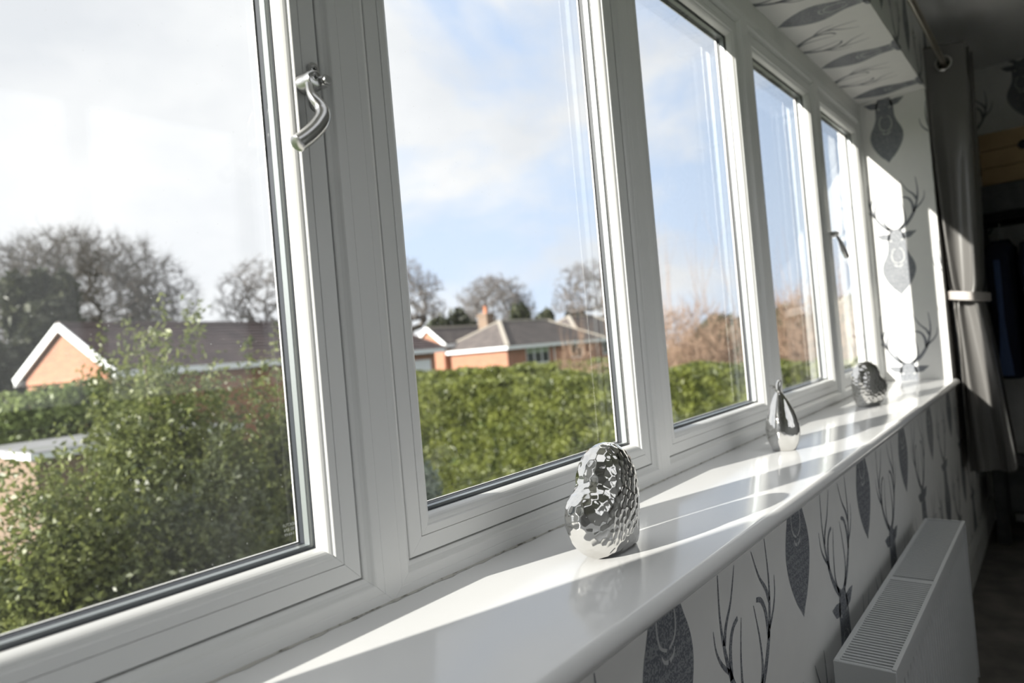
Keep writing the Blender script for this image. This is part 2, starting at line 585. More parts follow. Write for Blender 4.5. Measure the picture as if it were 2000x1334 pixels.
# ------------------------------------------------------------------ wallpaper stags: flat print laid on the walls
def clip_poly(poly, s0, s1, t0, t1):
    def cut(ps, f, g):
        out = []
        for i in range(len(ps)):
            a, b = ps[i - 1], ps[i]
            fa, fb = f(a), f(b)
            if (fa >= 0) != (fb >= 0):
                k = fa / (fa - fb)
                out.append((a[0] + (b[0] - a[0]) * k, a[1] + (b[1] - a[1]) * k))
            if fb >= 0:
                out.append(b)
        return out
    for f in (lambda p: p[0] - s0, lambda p: s1 - p[0], lambda p: p[1] - t0, lambda p: t1 - p[1]):
        poly = cut(poly, f, None)
        if len(poly) < 3:
            return []
    return poly


def smooth_line(pts, k=5):
    out = []
    n = len(pts)
    for i in range(n - 1):
        p0 = pts[max(i - 1, 0)]; p1 = pts[i]; p2 = pts[i + 1]; p3 = pts[min(i + 2, n - 1)]
        for j in range(k):
            t = j / k
            out.append(tuple(0.5 * ((2 * p1[c]) + (-p0[c] + p2[c]) * t + (2 * p0[c] - 5 * p1[c] + 4 * p2[c] - p3[c]) * t * t + (-p0[c] + 3 * p1[c] - 3 * p2[c] + p3[c]) * t ** 3) for c in range(len(p1))))
    out.append(tuple(pts[-1]))
    return out


def strip(pts, w0, w1, taper=1.0):
    ps = smooth_line(pts)
    qs = []
    n = len(ps)
    L = []
    for i, p in enumerate(ps):
        a = ps[max(i - 1, 0)]; b = ps[min(i + 1, n - 1)]
        d = math.hypot(b[0] - a[0], b[1] - a[1]) or 1
        nx, ny = -(b[1] - a[1]) / d, (b[0] - a[0]) / d
        k = (i / (n - 1)) ** taper
        h = (w0 + (w1 - w0) * k) / 2
        L.append(((p[0] + nx * h, p[1] + ny * h), (p[0] - nx * h, p[1] - ny * h)))
    for i in range(n - 1):
        qs.append([L[i][0], L[i][1], L[i + 1][1], L[i + 1][0]])
    return qs


def stag_polys():
    dark, light = [], []
    hw = smooth_line([(0, 1), (12, 10), (30, 28), (60, 48), (90, 61), (118, 65), (145, 59), (170, 47), (195, 38), (220, 36), (245, 35), (268, 30), (284, 20), (290, 4)], 3)
    for i in range(len(hw) - 1):
        t0, a = hw[i]; t1, b = hw[i + 1]
        dark.append([(-a, t0), (a, t0), (b, t1), (-b, t1)])
    for s in (-1, 1):
        dark.append([(s * 26, 243), (s * 55, 248), (s * 80, 272), (s * 50, 274), (s * 22, 270)])
        for pts, w0, w1 in (
            ([(13, 284), (45, 308), (74, 350), (91, 400), (97, 445), (93, 502)], 17, 2),
            ([(91, 405), (80, 428), (56, 455), (34, 498)], 11, 1.5),
            ([(82, 365), (104, 385), (118, 408), (122, 436)], 8, 1.5),
            ([(76, 352), (72, 392), (58, 416), (38, 424)], 11, 7),
            ([(22, 288), (40, 322), (38, 368), (25, 420)], 11, 1.5),
        ):
            dark += strip([(s * p[0], p[1]) for p in pts], w0, w1)
        light += strip([(s * 3, 140), (s * 19, 150), (s * 24, 172), (s * 19, 196), (s * 8, 206)], 4, 3)
        light += strip([(s * 2, 126), (s * 12, 130), (s * 17, 138)], 6, 2)
        light.append([(s * 17, 236), (s * 27, 240), (s * 26, 246), (s * 18, 243)])
    return dark, light


STAG_D, STAG_L = stag_polys()


def stag(parent, to_world, nrm, s, t, rect):
    """one printed stag head with its chest tip at (s, t) in the wall's own plane, cut at the wall's edges"""
    mb = MB()
    nrm = np.array(nrm)
    for polys, lift, mi in ((STAG_D, 0.0004, 0), (STAG_L, 0.0008, 1)):
        for q in polys:
            p = clip_poly([(s + a[0] / 1000, t + a[1] / 1000) for a in q], *rect)
            if len(p) >= 3:
                mb.add([np.array(to_world(*c)) + nrm * lift for c in p], [tuple(range(len(p)))], mi)
    if mb.f:
        o = mb.build('stag_print', ['print', 'printlight'], parent)
        return o


for k in range(8):
    for tz in (-0.222, -0.82):
        stag(wall_window, lambda s, t: (s, YW, t), (0, -1, 0), 0.227 + 0.5 * k, tz, (0.0, XF, FLOOR + .13, -0.036))
    for tz in (-0.545, -1.14):
        stag(wall_window, lambda s, t: (s, YW, t), (0, -1, 0), 0.477 + 0.5 * k, tz, (0.0, XF, FLOOR + .13, -0.036))
for k in range(4):
    xs = 1.79 + 0.5 * k
    stag(wall_window, lambda s, t: (s, -t, SOFF), (0, 0, -1), xs, 0.0, (1.2, X1, 0.0, 0.258))
    stag(wall_window, lambda s, t: (s, -t, SOFF), (0, 0, -1), xs + .25, -0.3, (1.2, X1, 0.0, 0.258))
    stag(wall_window, lambda s, t: (s, YW - .003, t), (0, -1, 0), xs, SOFF - .258, (1.2, XF, SOFF, CEIL))
    stag(wall_window, lambda s, t: (s, YW - .003, t), (0, -1, 0), xs + .25, SOFF + .042, (1.2, XF, SOFF, CEIL))
for tz in (-0.211, 0.377, 0.962):
    stag(wall_window, lambda s, t: (X1, -s, t), (-1, 0, 0), 0.097, tz, (0.0, 0.255, 0.0, SOFF))
for tz in (0.089, 0.687):
    stag(wall_window, lambda s, t: (X1, -s, t), (-1, 0, 0), 0.347, tz, (0.0, 0.255, 0.0, SOFF))
for k in range(4):
    for tz in (0.06, 0.66, 1.25):
        stag(wall_far, lambda s, t: (XF, -s, t), (-1, 0, 0), 0.56 + 0.5 * k, tz, (-YW, 2.6, FLOOR, CEIL))
    for tz in (0.36, 0.93):
        stag(wall_far, lambda s, t: (XF, -s, t), (-1, 0, 0), 0.31 + 0.5 * k, tz, (-YW, 2.6, FLOOR, CEIL))

# ------------------------------------------------------------------ the window: frame, five glazed sashes
XM = [X0 + 0.72 * i for i in range(6)]
mm = 0.001
FR = [(0, 60), (0, 0.0), (12.4, 0.0), (12.9, 0.5), (13.6, 0.5), (14.2, 0.1), (23.5, 0.1), (25.5, 0.5), (26.8, 1.6), (28.5, 4.0), (31.5, 6.6), (35.0, 8.2), (36, 9.4), (36, 42), (44, 42), (44, 60)]
SA = [(38, 58), (38, 11.0), (38.6, 9.6), (40, 9.0), (59.6, 9.0), (60.2, 9.6), (60.2, 58)]
BE = [(60.8, 30), (60.8, 9.6), (61.4, 8.8), (70.2, 8.6), (71.2, 8.7), (72.2, 9.6), (72.8, 11.0), (75.2, 11.6), (77.6, 12.8), (79.8, 14.8), (81.6, 17.6), (83.0, 21.2), (83.8, 25.0), (84.0, 28.0), (84.0, 30)]
OU = [(60.2, 58), (60.2, 52.5), (90, 52.5), (90, 55), (84, 58)]
SP = [(76, 32), (88.5, 32), (88.5, 42), (76, 42)]
GK = [(80, 28.2), (85.2, 27.6), (85.2, 29.0), (80, 29.0)]
GO = [(76, 42), (88.9, 42), (88.9, 49.8), (76, 49.8)]


def member(mb, x0, x1, z0, z1, side, prof, gap=0.0, mi=0, close=True):
    """straight bar of a rectangular frame, mitred at both ends; prof = (distance in from the edge, depth)"""
    v = []
    for e in (0, 1):
        for u, y in prof:
            u *= mm; y *= mm
            g = gap
            if side == 'b':
                v.append((x0 + u + g if e == 0 else x1 - u - g, y, z0 + u))
            elif side == 't':
                v.append((x0 + u + g if e == 0 else x1 - u - g, y, z1 - u))
            elif side == 'l':
                v.append((x0 + u, y, z0 + u + g if e == 0 else z1 - u - g))
            else:
                v.append((x1 - u, y, z0 + u + g if e == 0 else z1 - u - g))
    n = len(prof)
    rng = range(n) if close else range(n - 1)
    f = [(i, (i + 1) % n, n + (i + 1) % n, n + i) for i in rng] + [tuple(range(n)), tuple(range(2 * n - 1, n - 1, -1))]
    mb.add(v, f, mi)


def fix_normals(o):
    bm = bmesh.new(); bm.from_mesh(o.data)
    bmesh.ops.recalc_face_normals(bm, faces=bm.faces)
    bm.to_mesh(o.data); bm.free()
    return o


frame = empty('trim_1', (X0, 0.03, 0.0))
tag(frame, 'white plastic outer window frame with four sculptured mullions', kind='structure')
for i in range(5):
    for side, nm in (('b', 'bottom_frame_rail'), ('t', 'top_frame_rail')):
        mb = MB(); member(mb, XM[i], XM[i + 1], 0, ZT, side, FR, 0.0003)
        fix_normals(mb.build(nm, 'pvc', frame))
for i in range(6):
    mb = MB()
    if i > 0: member(mb, XM[i - 1], XM[i], 0, ZT, 'r', FR)
    if i < 5: member(mb, XM[i], XM[i + 1], 0, ZT, 'l', FR)
    fix_normals(mb.build('mullion' if 0 < i < 5 else 'jamb', 'pvc', frame))

# grimy joint between frame and sill
sv, sf = [], []
rs = np.random.RandomState(4)
xs = np.arange(X0, X1, 0.012)
for x in xs:
    d = -0.0016 - 0.0022 * abs(rs.randn()) * (rs.rand() < 0.6)
    sv += [(x, 0.0005, 0.0018 + 0.0008 * rs.rand()), (x, max(d, -0.006), 0.0004)]
for i in range(len(xs) - 1):
    sf.append((2 * i, 2 * i + 1, 2 * i + 3, 2 * i + 2))
build('sealant_bead', sv, sf, 'sealant', frame)

WL = ['nearest opening casement with a curved satin handle on its right stile',
      'second window light, bungalow with chimney seen through it',
      'third window light, trimmed hedge and tan twigs seen through it',
      'fourth window light from the near end, behind the silver pear',
      'farthest casement beside the end wall, small handle in silhouette']
windows = []
for i in range(5):
    a, b = XM[i], XM[i + 1]
    win = empty('window_%d' % (i + 1), ((a + b) / 2, 0.03, 0.038))
    tag(win, WL[i], kind='structure')
    windows.append(win)
    for side, nm in (('l', 'stile'), ('r', 'stile'), ('b', 'bottom_rail'), ('t', 'top_rail')):
        mb = MB(); member(mb, a, b, 0, ZT, side, SA, 0.00018)
        o = fix_normals(mb.build(nm, 'pvc', win))
        mb = MB(); member(mb, a, b, 0, ZT, side, BE, 0.0001)
        fix_normals(mb.build('glazing_bead', 'pvc', win))
        mb = MB(); member(mb, a, b, 0, ZT, side, OU)
        fix_normals(mb.build('outer_rebate', 'pvc', win))
    sp = MB(); gk = MB()
    for side in 'lrbt':
        member(sp, a, b, 0, ZT, side, SP)
        member(gk, a, b, 0, ZT, side, GK)
        member(gk, a, b, 0, ZT, side, GO)
    fix_normals(sp.build('spacer_bar', 'spacer', win))
    fix_normals(gk.build('gasket', 'gasket', win))
    u = 0.074
    for y, nm, mt in ((0.0295, 'inner_pane', 'glass_in'), (0.0505, 'outer_pane', 'glass_out')):
        build(nm, [(a + u, y, u), (b - u, y, u), (b - u, y, ZT - u), (a + u, y, ZT - u)], [(0, 1, 2, 3)], mt, win)

# etched stamp on the near pane, read from outside, so mirrored from in here
for j, (txt, sz) in enumerate((('IEKTUI', 0.0048), ('BS EN', 0.0048), ('14449', 0.0048))):
    cu = bpy.data.curves.new('glass_stamp', 'FONT')
    cu.body = txt; cu.size = sz; cu.align_x = 'CENTER'
    tmp = bpy.data.objects.new('tmp', cu)
    COL.objects.link(tmp)
    bpy.context.view_layer.update()
    me = bpy.data.meshes.new_from_object(tmp.evaluated_get(bpy.context.evaluated_depsgraph_get()))
    vs = [(0.4195 - p.co.x * 1.05, 0.0288, 0.1165 - j * 0.0052 + p.co.y) for p in me.vertices]
    fs = [tuple(p.vertices) for p in me.polygons]
    bpy.data.objects.remove(tmp)
    build('glass_stamp', vs, fs, 'etch', windows[0])


# casement handles: cranked lever on a screwed plate with a round lock button
def handle(win, xc, zc, sgn):
    """xc, zc = middle of the plate; sgn -1 curls the lever toward -x"""
    h = empty('handle', (xc - win.location.x, 0.009 - win.location.y, zc - win.location.z), win)
    q = lambda x, y, z: (xc + sgn * x, y, zc + z)
    mb = MB()
    pts = []
    for a in np.linspace(0, 180, 9):
        pts.append((0.0075 * math.cos(math.radians(a)), 0.021 + 0.007 * math.sin(math.radians(a))))
    for a in np.linspace(180, 360, 9):
        pts.append((0.0075 * math.cos(math.radians(a)), -0.022 + 0.007 * math.sin(math.radians(a))))
    n = len(pts)
    vv = [q(p[0], 0.009, p[1]) for p in pts] + [q(p[0], 0.0055, p[1]) for p in pts] + [q(p[0] * .88, 0.0045, p[1] * .97) for p in pts]
    mb.add(vv, [(i, (i + 1) % n, n + (i + 1) % n, n + i) for i in range(n)] + [(n + i, n + (i + 1) % n, 2 * n + (i + 1) % n, 2 * n + i) for i in range(n)] + [tuple(range(2 * n, 3 * n))])
    fix_normals(mb.build('back_plate', 'steel', h))
    mb = MB()
    cb = q(0.0125, 0, -0.0005)
    mb.lathe([(0.0003, -0.0145), (0.0080, -0.0145), (0.0098, -0.0135), (0.0106, -0.0115), (0.0108, -0.004), (0.0114, 0.002), (0.0122, 0.006), (0.0122, 0.0085)], cb, 28, 'y')
    fix_normals(mb.build('boss', 'steel', h, smooth=True, auto=35))
    mb = MB()
    P = [(0.016, -0.006, -0.001), (0.0183, -0.009, -0.0075), (0.0203, -0.0125, -0.0158), (0.0202, -0.016, -0.0235), (0.0180, -0.0188, -0.0290), (0.0153, -0.021, -0.0340), (0.0140, -0.023, -0.0405),
         (0.0162, -0.025, -0.0487), (0.0221, -0.026, -0.0577), (0.0303, -0.027, -0.0665), (0.0404, -0.028, -0.0754), (0.0510, -0.0288, -0.0835), (0.0560, -0.029, -0.0872)]
    P = smooth_line(P, 3)
    n = len(P)
    rad = [0.0048 + 0.0046 * min(1, max(0, (i / (n - 1) - .15) / .5)) for i in range(n)]
    rad[-1] *= 0.82
    P2 = [q(*p) for p in P]
    mb.tube(P2, rad, 14)
    e = Vector(P2[-1]) + (Vector(P2[-1]) - Vector(P2[-2])).normalized() * 0.0015
    mb.tube([P2[-1], e], [rad[-1], rad[-1] * .55], 14)
    fix_normals(mb.build('lever', 'steel', h, smooth=True, auto=50))
    mb = MB()
    cbn = q(0.0015, 0, -0.001)
    mb.lathe([(0.0068, 0.004), (0.0070, -0.006), (0.0070, -0.0165), (0.0065, -0.0178), (0.0052, -0.0178), (0.0050, -0.0205), (0.0044, -0.0215), (0.0003, -0.0215)], cbn, 24, 'y')
    mb.box(*sorted((q(0.002, 0, 0)[0], q(0.012, 0, 0)[0])), -0.010, 0.004, zc - 0.006, zc + 0.005)
    fix_normals(mb.build('lock_button', 'steel', h, smooth=True, auto=35))
    for zz, yy, xx in ((0.0195, 0.0045, 0.0), (-0.0195, 0.0045, 0.0), (0.0005, -0.0146, 0.0135)):
        mb = MB()
        c = q(xx, yy, zz)
        mb.lathe([(0.0046, 0.0006), (0.0044, -0.0006), (0.0034, -0.0009), (0.0032, -0.0003), (0.0002, -0.0003)], c, 18, 'y')
        mb.box(c[0] - 0.0024, c[0] + 0.0024, c[1] - .0006, c[1], c[2] - .0006, c[2] + .0006, 1)
        mb.box(c[0] - 0.0006, c[0] + 0.0006, c[1] - .0006, c[1], c[2] - .0024, c[2] + .0024, 1)
        fix_normals(mb.build('screw', ['steel', 'darksteel'], h, smooth=False))
    return h


handle(windows[0], 0.4865, 0.614, -1)
handle(windows[4], XM[4] + 0.049, 0.612, 1)


# unseen window added in the opposite wall to light the room
wbk = empty('window_6', ((BX0 + BX1) / 2, YB - .08, BZ0))
tag(wbk, 'unseen wide white window added behind the camera to light the room', kind='structure')
fr = MB()
for z0, z1 in ((BZ0, BZ0 + .06), (BZ1 - .06, BZ1)):
    fr.box(BX0, BX1, YB - .11, YB - .05, z0, z1)
for k in range(4):
    xx = BX0 + (BX1 - BX0 - .06) * k / 3
    fr.box(xx, xx + .06, YB - .11, YB - .05, BZ0 + .06, BZ1 - .06)
fr.build('frame', 'pvc', wbk)
for k in range(3):
    xa = BX0 + (BX1 - BX0 - .06) * k / 3 + .06; xb = BX0 + (BX1 - BX0 - .06) * (k + 1) / 3
    build('pane', [(xa, YB - .08, BZ0 + .06), (xb, YB - .08, BZ0 + .06), (xb, YB - .08, BZ1 - .06), (xa, YB - .08, BZ1 - .06)], [(0, 1, 2, 3)], 'glass_in', wbk)


wsk = empty('window_7', ((SX0 + SX1) / 2, (SY0 + SY1) / 2, CEIL))  # roof light made up to brighten the sill and frames
tag(wsk, 'made-up white framed roof light, out of view, added to light the room', kind='structure')
fr = MB()
for y0, y1 in ((SY0, SY0 + .05), (SY1 - .05, SY1)):
    fr.box(SX0, SX1, y0, y1, CEIL + .02, CEIL + .11)
for k in range(4):
    xx = SX0 + (SX1 - SX0 - .05) * k / 3
    fr.box(xx, xx + .05, SY0 + .05, SY1 - .05, CEIL + .02, CEIL + .11)
fr.build('frame', 'pvc', wsk)
for k in range(3):
    xa = SX0 + (SX1 - SX0 - .05) * k / 3 + .05; xb = SX0 + (SX1 - SX0 - .05) * (k + 1) / 3
    build('pane', [(xa, SY0 + .05, CEIL + .08), (xb, SY0 + .05, CEIL + .08), (xb, SY1 - .05, CEIL + .08), (xa, SY1 - .05, CEIL + .08)], [(0, 1, 2, 3)], 'glass_in', wsk)


# ------------------------------------------------------------------ silver ornaments
def dents(P, N, cell, amp, seed, mask=None):
    rs = np.random.RandomState(seed)
    alive = np.ones(len(P), bool)
    seeds = []
    for i in rs.permutation(len(P)):
        if alive[i]:
            seeds.append(P[i])
            alive &= ((P - P[i]) ** 2).sum(1) > (cell * 0.86) ** 2
    S = np.array(seeds)
    d = np.full(len(P), 9.0)
    for k in range(0, len(P), 4000):
        dd = np.sqrt(((P[k:k + 4000, None, :] - S[None]) ** 2).sum(2))
        d[k:k + 4000] = dd.min(1)
    h = np.minimum((d / (cell * 0.62)) ** 2, 1.0) * amp - amp * .5
    if mask is not None:
        h = h * mask
    return P + N * h[:, None]


def grid_normals(P, nu, nv):
    G = P.reshape(nv, nu, 3)
    du = np.roll(G, -1, 1) - np.roll(G, 1, 1)
    dv = np.empty_like(G)
    dv[1:-1] = G[2:] - G[:-2]; dv[0] = G[1] - G[0]; dv[-1] = G[-1] - G[-2]
    N = np.cross(du, dv)
    L = np.linalg.norm(N, axis=2, keepdims=True); L[L == 0] = 1
    return (N / L).reshape(-1, 3)


def heart(name, loc, rotz, flip, label, seed):
    """puffed heart leaning on one lobe, with a flat foot; hammered all over"""
    out = [(-30, -2), (-50, 8), (-68, 28), (-76, 52), (-72, 74), (-60, 87), (-47, 94), (-37, 103), (-33, 117), (-23, 135), (-3, 146), (22, 147), (46, 137), (62, 115), (68, 84), (66, 50), (60, 20), (54, -2), (40, -6), (5, -8)]
    out = smooth_line(out + [out[0]], 6)[:-1]
    nu = len(out)
    O = np.array(out)
    c = np.array([0.0, 62.0])
    T = 33.0
    nv = 26
    P = []
    for j in range(nv):
        ph = -math.pi / 2 + math.pi * (j + 0.35) / (nv - .3)
        k = abs(math.cos(ph)) ** 0.55
        y = T * math.copysign(abs(math.sin(ph)) ** 0.95, math.sin(ph))
        r = c + (O - c) * k
        P.append(np.stack([r[:, 0], np.full(nu, y), r[:, 1]], 1))
    P = np.array(P).reshape(-1, 3) / 1000
    P[:, 2] = np.maximum(P[:, 2], -0.002)
    f = []
    for j in range(nv - 1):
        for i in range(nu):
            a = j * nu + i; b = j * nu + (i + 1) % nu
            f.append((a, b, b + nu, a + nu))
    f.append(tuple(range(nu))); f.append(tuple(reversed(range((nv - 1) * nu, nv * nu))))
    tmp = fix_normals(build('tmp', P, f, 'mirror'))
    rm = tmp.modifiers.new('r', 'REMESH'); rm.mode = 'VOXEL'; rm.voxel_size = 0.00125
    sm = tmp.modifiers.new('s', 'SMOOTH'); sm.iterations = 12; sm.factor = 0.5
    bpy.context.view_layer.update()
    me = bpy.data.meshes.new_from_object(tmp.evaluated_get(bpy.context.evaluated_depsgraph_get()))
    nvt = len(me.vertices)
    P = np.empty(nvt * 3); me.vertices.foreach_get('co', P); P = P.reshape(-1, 3)
    N = np.empty(nvt * 3); me.vertices.foreach_get('normal', N); N = N.reshape(-1, 3)
    f = [tuple(p.vertices) for p in me.polygons]
    bpy.data.objects.remove(tmp)
    P = dents(P, N, 0.0108, 0.00105, seed)
    P[:, 2] = np.maximum(P[:, 2], 0.0)
    if flip:
        P[:, 0] *= -1
    ca, sa = math.cos(rotz), math.sin(rotz)
    Q = np.stack([P[:, 0] * ca - P[:, 1] * sa, P[:, 0] * sa + P[:, 1] * ca, P[:, 2]], 1) + np.array(loc)
    o = build(name, Q, f, 'mirror', smooth=True, origin=loc)
    fix_normals(o)
    tag(o, label, 'ornament', 'silver ornaments on the window sill')
    return o


heart('heart_ornament', (0.800, -0.138, 0.0), 0.0, False, 'large hammered silver heart on the sill, nearest the camera', 3)
heart('heart_ornament', (2.50, -0.125, 0.0), math.radians(-22), True, 'hammered silver heart at the far end of the sill, beside the stag wall', 9)

pear = empty('pear_ornament', (1.625, -0.118, 0))
tag(pear, 'silver pear ornament with stem and leaf, between the two hearts', 'ornament', 'silver ornaments on the window sill')
prof = smooth_line([(0.0005, 0.0), (0.021, 0.0), (0.026, 0.003), (0.033, 0.018), (0.0375, 0.038), (0.037, 0.056), (0.0325, 0.077), (0.0255, 0.098), (0.018, 0.115), (0.0115, 0.127), (0.007, 0.134), (0.0045, 0.139)], 5)
nu, nv = 90, len(prof)
P = np.array([[r * math.cos(2 * math.pi * i / nu), r * math.sin(2 * math.pi * i / nu), h] for r, h in prof for i in range(nu)])
N = grid_normals(P, nu, nv)
if (P * N)[:, :2].sum() < 0: N = -N
mask = np.clip((0.10 - P[:, 2]) / 0.03, 0, 1) * np.clip(P[:, 2] / 0.01, 0, 1)
P = dents(P, N, 0.0065, 0.0007, 5, mask)
P[:, 2] = np.maximum(P[:, 2], 0)
P[:, 0] += -0.006 * np.clip((P[:, 2] - .07) / .07, 0, 1) ** 2
f = [(j * nu + i, j * nu + (i + 1) % nu, (j + 1) * nu + (i + 1) % nu, (j + 1) * nu + i) for j in range(nv - 1) for i in range(nu)]
fix_normals(build('body', P + np.array([1.625, -0.118, 0]), f, 'mirror', pear, smooth=True))
bx, by = 1.625 - .006, -0.118
mb = MB().tube([(bx, by, 0.132), (bx + .0, by, 0.142), (bx + .001, by - .001, 0.152), (bx + .004, by - .003, 0.161), (bx + .006, by - .004, 0.165)], [0.0062, 0.0055, 0.006, 0.0045, 0.001], 12)
mb.build('stem', 'mirror', pear, smooth=True)
mb = MB()
lf = [(0, 0.140, 0.002), (-0.006, 0.1445, 0.0055), (-0.013, 0.147, 0.005), (-0.019, 0.1515, 0.0008)]
vv = []
for dx, z, hw in lf:
    vv += [(bx + dx * .35, by - dx * .9 - hw * .3, z - hw), (bx + dx * .35 - .0015, by - dx * .9, z), (bx + dx * .35, by - dx * .9 + hw * .3, z + hw), (bx + dx * .35 + .0022, by - dx * .9, z)]
ff = []
for i in range(3):
    for k in range(4):
        a = i * 4 + k; b = i * 4 + (k + 1) % 4
        ff.append((a, b, b + 4, a + 4))
fix_normals(mb.add(vv, ff).build('leaf', 'mirror', pear, smooth=True))

# ------------------------------------------------------------------ radiator under the sill
RX0, RX1, RYB, RYF, RZT, RZB = 1.25, 2.253, -0.290, -0.388, -0.300, -0.745
rad = empty('radiator', ((RX0 + RX1) / 2, (RYB + RYF) / 2, RZB))
tag(rad, 'white panel radiator with slatted top grille under the sill', 'radiator')
# fluted front panel
v, f = [], []
xs = []
x = RX0 + 0.012
pts = [(RX0 + .006, 0.0)]
while x < RX1 - 0.03:
    pts += [(x, 0.0), (x + .004, 0.0075), (x + .0115, 0.0075), (x + .0155, 0.0)]
    x += 0.0300
pts.append((RX1 - .006, 0.0))
zt, zb = RZT - 0.052, RZB + 0.03
n = len(pts)
for (px_, d) in pts: v.append((px_, RYF + 0.010 - d * 0.0, RZT - 0.004))
for (px_, d) in pts: v.append((px_, RYF + 0.004, RZT - 0.018))
for (px_, d) in pts: v.append((px_, RYF + 0.004, zt + .010))
for (px_, d) in pts: v.append((px_, RYF + 0.004 + d, zt - .004))
for (px_, d) in pts: v.append((px_, RYF + 0.004 + d, zb + .004))
for (px_, d) in pts: v.append((px_, RYF + 0.004, zb - .008))
for (px_, d) in pts: v.append((px_, RYF + 0.004, RZB))
for k in range(6):
    for i in range(n - 1):
        f.append((k * n + i, k * n + i + 1, (k + 1) * n + i + 1, (k + 1) * n + i))
fix_normals(build('front_panel', v, f, 'radiator', rad))
MB().box(RX0 + .006, RX1 - .006, RYB - 0.008, RYB - .002, RZB, RZT - .006).build('back_panel', 'radiator', rad)
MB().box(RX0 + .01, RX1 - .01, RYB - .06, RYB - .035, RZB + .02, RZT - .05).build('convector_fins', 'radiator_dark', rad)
for xa, xb in ((RX0, RX0 + .004), (RX1 - .004, RX1)):
    o = MB().box(xa, xb, RYF, RYB, RZB + .01, RZT).build('side_panel', 'radiator', rad)
    bevel(o, 0.0015)
# near end: round cap in its recess
mb = MB().lathe([(0.020, 0.0005), (0.019, -0.0015), (0.0165, -0.0015), (0.0155, -0.0002), (0.0145, -0.0002), (0.0140, -0.003), (0.012, -0.005), (0.0003, -0.005)], (RX0, -0.342, RZT - 0.052), 28, 'x')
mb.build('end_cap', 'radiator', rad, smooth=True, auto=35)
g = empty('grille', (0, 0, RZT - RZB), rad)
bevel(MB().box(RX0 + .0045, RX1 - .0045, RYF, RYF + .0075, RZT - .014, RZT + .002).build('front_lip', 'radiator', g), .001)
bevel(MB().box(RX0 + .0045, RX1 - .0045, RYB - .009, RYB, RZT - .014, RZT).build('back_lip', 'radiator', g), .001)
xm = (RX0 + RX1) / 2 - 0.04
for xa, xb in ((RX0 + .004, RX0 + .009), (xm - .011, xm + .011), (RX1 - .009, RX1 - .004)):
    MB().box(xa, xb, RYF + .0075, RYB - .009, RZT - .008, RZT - .0005).build('cross_bar', 'radiator', g)
xs = [RX0 + 0.0165 + 0.0115 * i for i in range(200)]
first = None
for xx in xs:
    if xx > RX1 - .012 or abs(xx - xm) < .016:
        continue
    if first is None:
        first = MB().box(xx - .0029, xx + .0029, RYF + .0075, RYB - .009, RZT - .007, RZT - .001).build('slat', 'radiator', g, origin=(xx, -0.34, RZT - .004))
        fx = xx
    else:
        o = first.copy(); COL.objects.link(o); o.parent = g
        o.location = (first.location.x + xx - fx, first.location.y, first.location.z)
for xx in (RX0 + .2, RX1 - .2):
    MB().box(xx - .015, xx + .015, RYB, YW, RZT - .14, RZT - .06).build('wall_bracket', 'radiator', rad)
for xx in (RX0 + .04, RX1 - .04):
    MB().tube([(xx, -0.34, RZB + .005), (xx, -0.34, FLOOR)], .0075, 12).build('pipe', 'radiator', rad)

# ------------------------------------------------------------------ curtain, rail
RY, RZ = -0.325, 1.345
rail = empty('curtain_rail', (1.0, RY, RZ))
tag(rail, 'thin metal curtain rail running along the bulkhead', 'curtain rail')
MB().tube([(-1.2, RY, RZ), (3.95, RY, RZ)], 0.0115, 14).build('pole', 'brass', rail, smooth=True, auto=40)
MB().lathe([(0.0115, 0), (0.016, .002), (0.019, .012), (0.016, .022), (0.001, .026)], (3.95, RY, RZ), 18, 'x').build('finial', 'brass', rail, smooth=True)
for xx in (0.2, 2.1, 3.9):
    MB().tube([(xx, YW - .003, RZ + .02), (xx, RY, RZ + .012), (xx, RY, RZ)], .006, 8).build('bracket', 'brass', rail)

cur = empty('curtain', (3.62, -0.34, -0.40))
tag(cur, 'grey satin eyelet curtain tied back beside the window reveal', 'curtain')
nu, nv = 260, 190
ztop, zbot, ztie = 1.425, -0.405, 0.345
nf = 4.0
V = []
for j in range(nv):
    z = ztop + (zbot - ztop) * j / (nv - 1)
    if z > ztie:
        k = (z - ztie) / (ztop - ztie)
        e = k ** 0.55
        amp = 0.040 + 0.040 * e
        yc = -0.322 - 0.008 * e
        xa = 3.455 + 0.012 * (1 - e); xb = xa + 0.13 + 0.25 * e
    else:
        k = (ztie - z) / (ztie - zbot)
        e = k ** 0.7
        amp = 0.040 + 0.034 * e
        yc = -0.325 - 0.036 * e
        xa = 3.467 - 0.01 * e; xb = xa + 0.13 + 0.2 * e
    if abs(z - ztie) < 0.05:
        amp *= 0.86 + 0.14 * abs(z - ztie) / 0.05
    for i in range(nu):
        s = i / (nu - 1)
        ph = 2 * math.pi * nf * s + math.pi / 2 - .25 + 0.25 * math.sin(3 * z + 7 * s) * min(1, s * 4)
        wv = math.sin(ph)
        wv = math.copysign(abs(wv) ** 0.75, wv)
        y = yc + amp * wv + 0.012 * math.sin(2.3 * ph + 2 * z) * (1 - .5 * e)
        rip = (0.020 if z > ztie else .016) * math.sin(4.2 * ph + 1.3 * math.sin(1.7 * z + s * 5)) * min(1, max(0, (ztop - z - .12) / .4))
        V.append((xa + (xb - xa) * s + 0.012 * math.sin(2 * ph) + rip, min(y, -0.2575), z + (0.006 * math.sin(ph * .5) if j == nv - 1 else 0)))
F = [(j * nu + i, j * nu + i + 1, (j + 1) * nu + i + 1, (j + 1) * nu + i) for j in range(nv - 1) for i in range(nu - 1)]
ye = -0.325; ze_ = 1.341
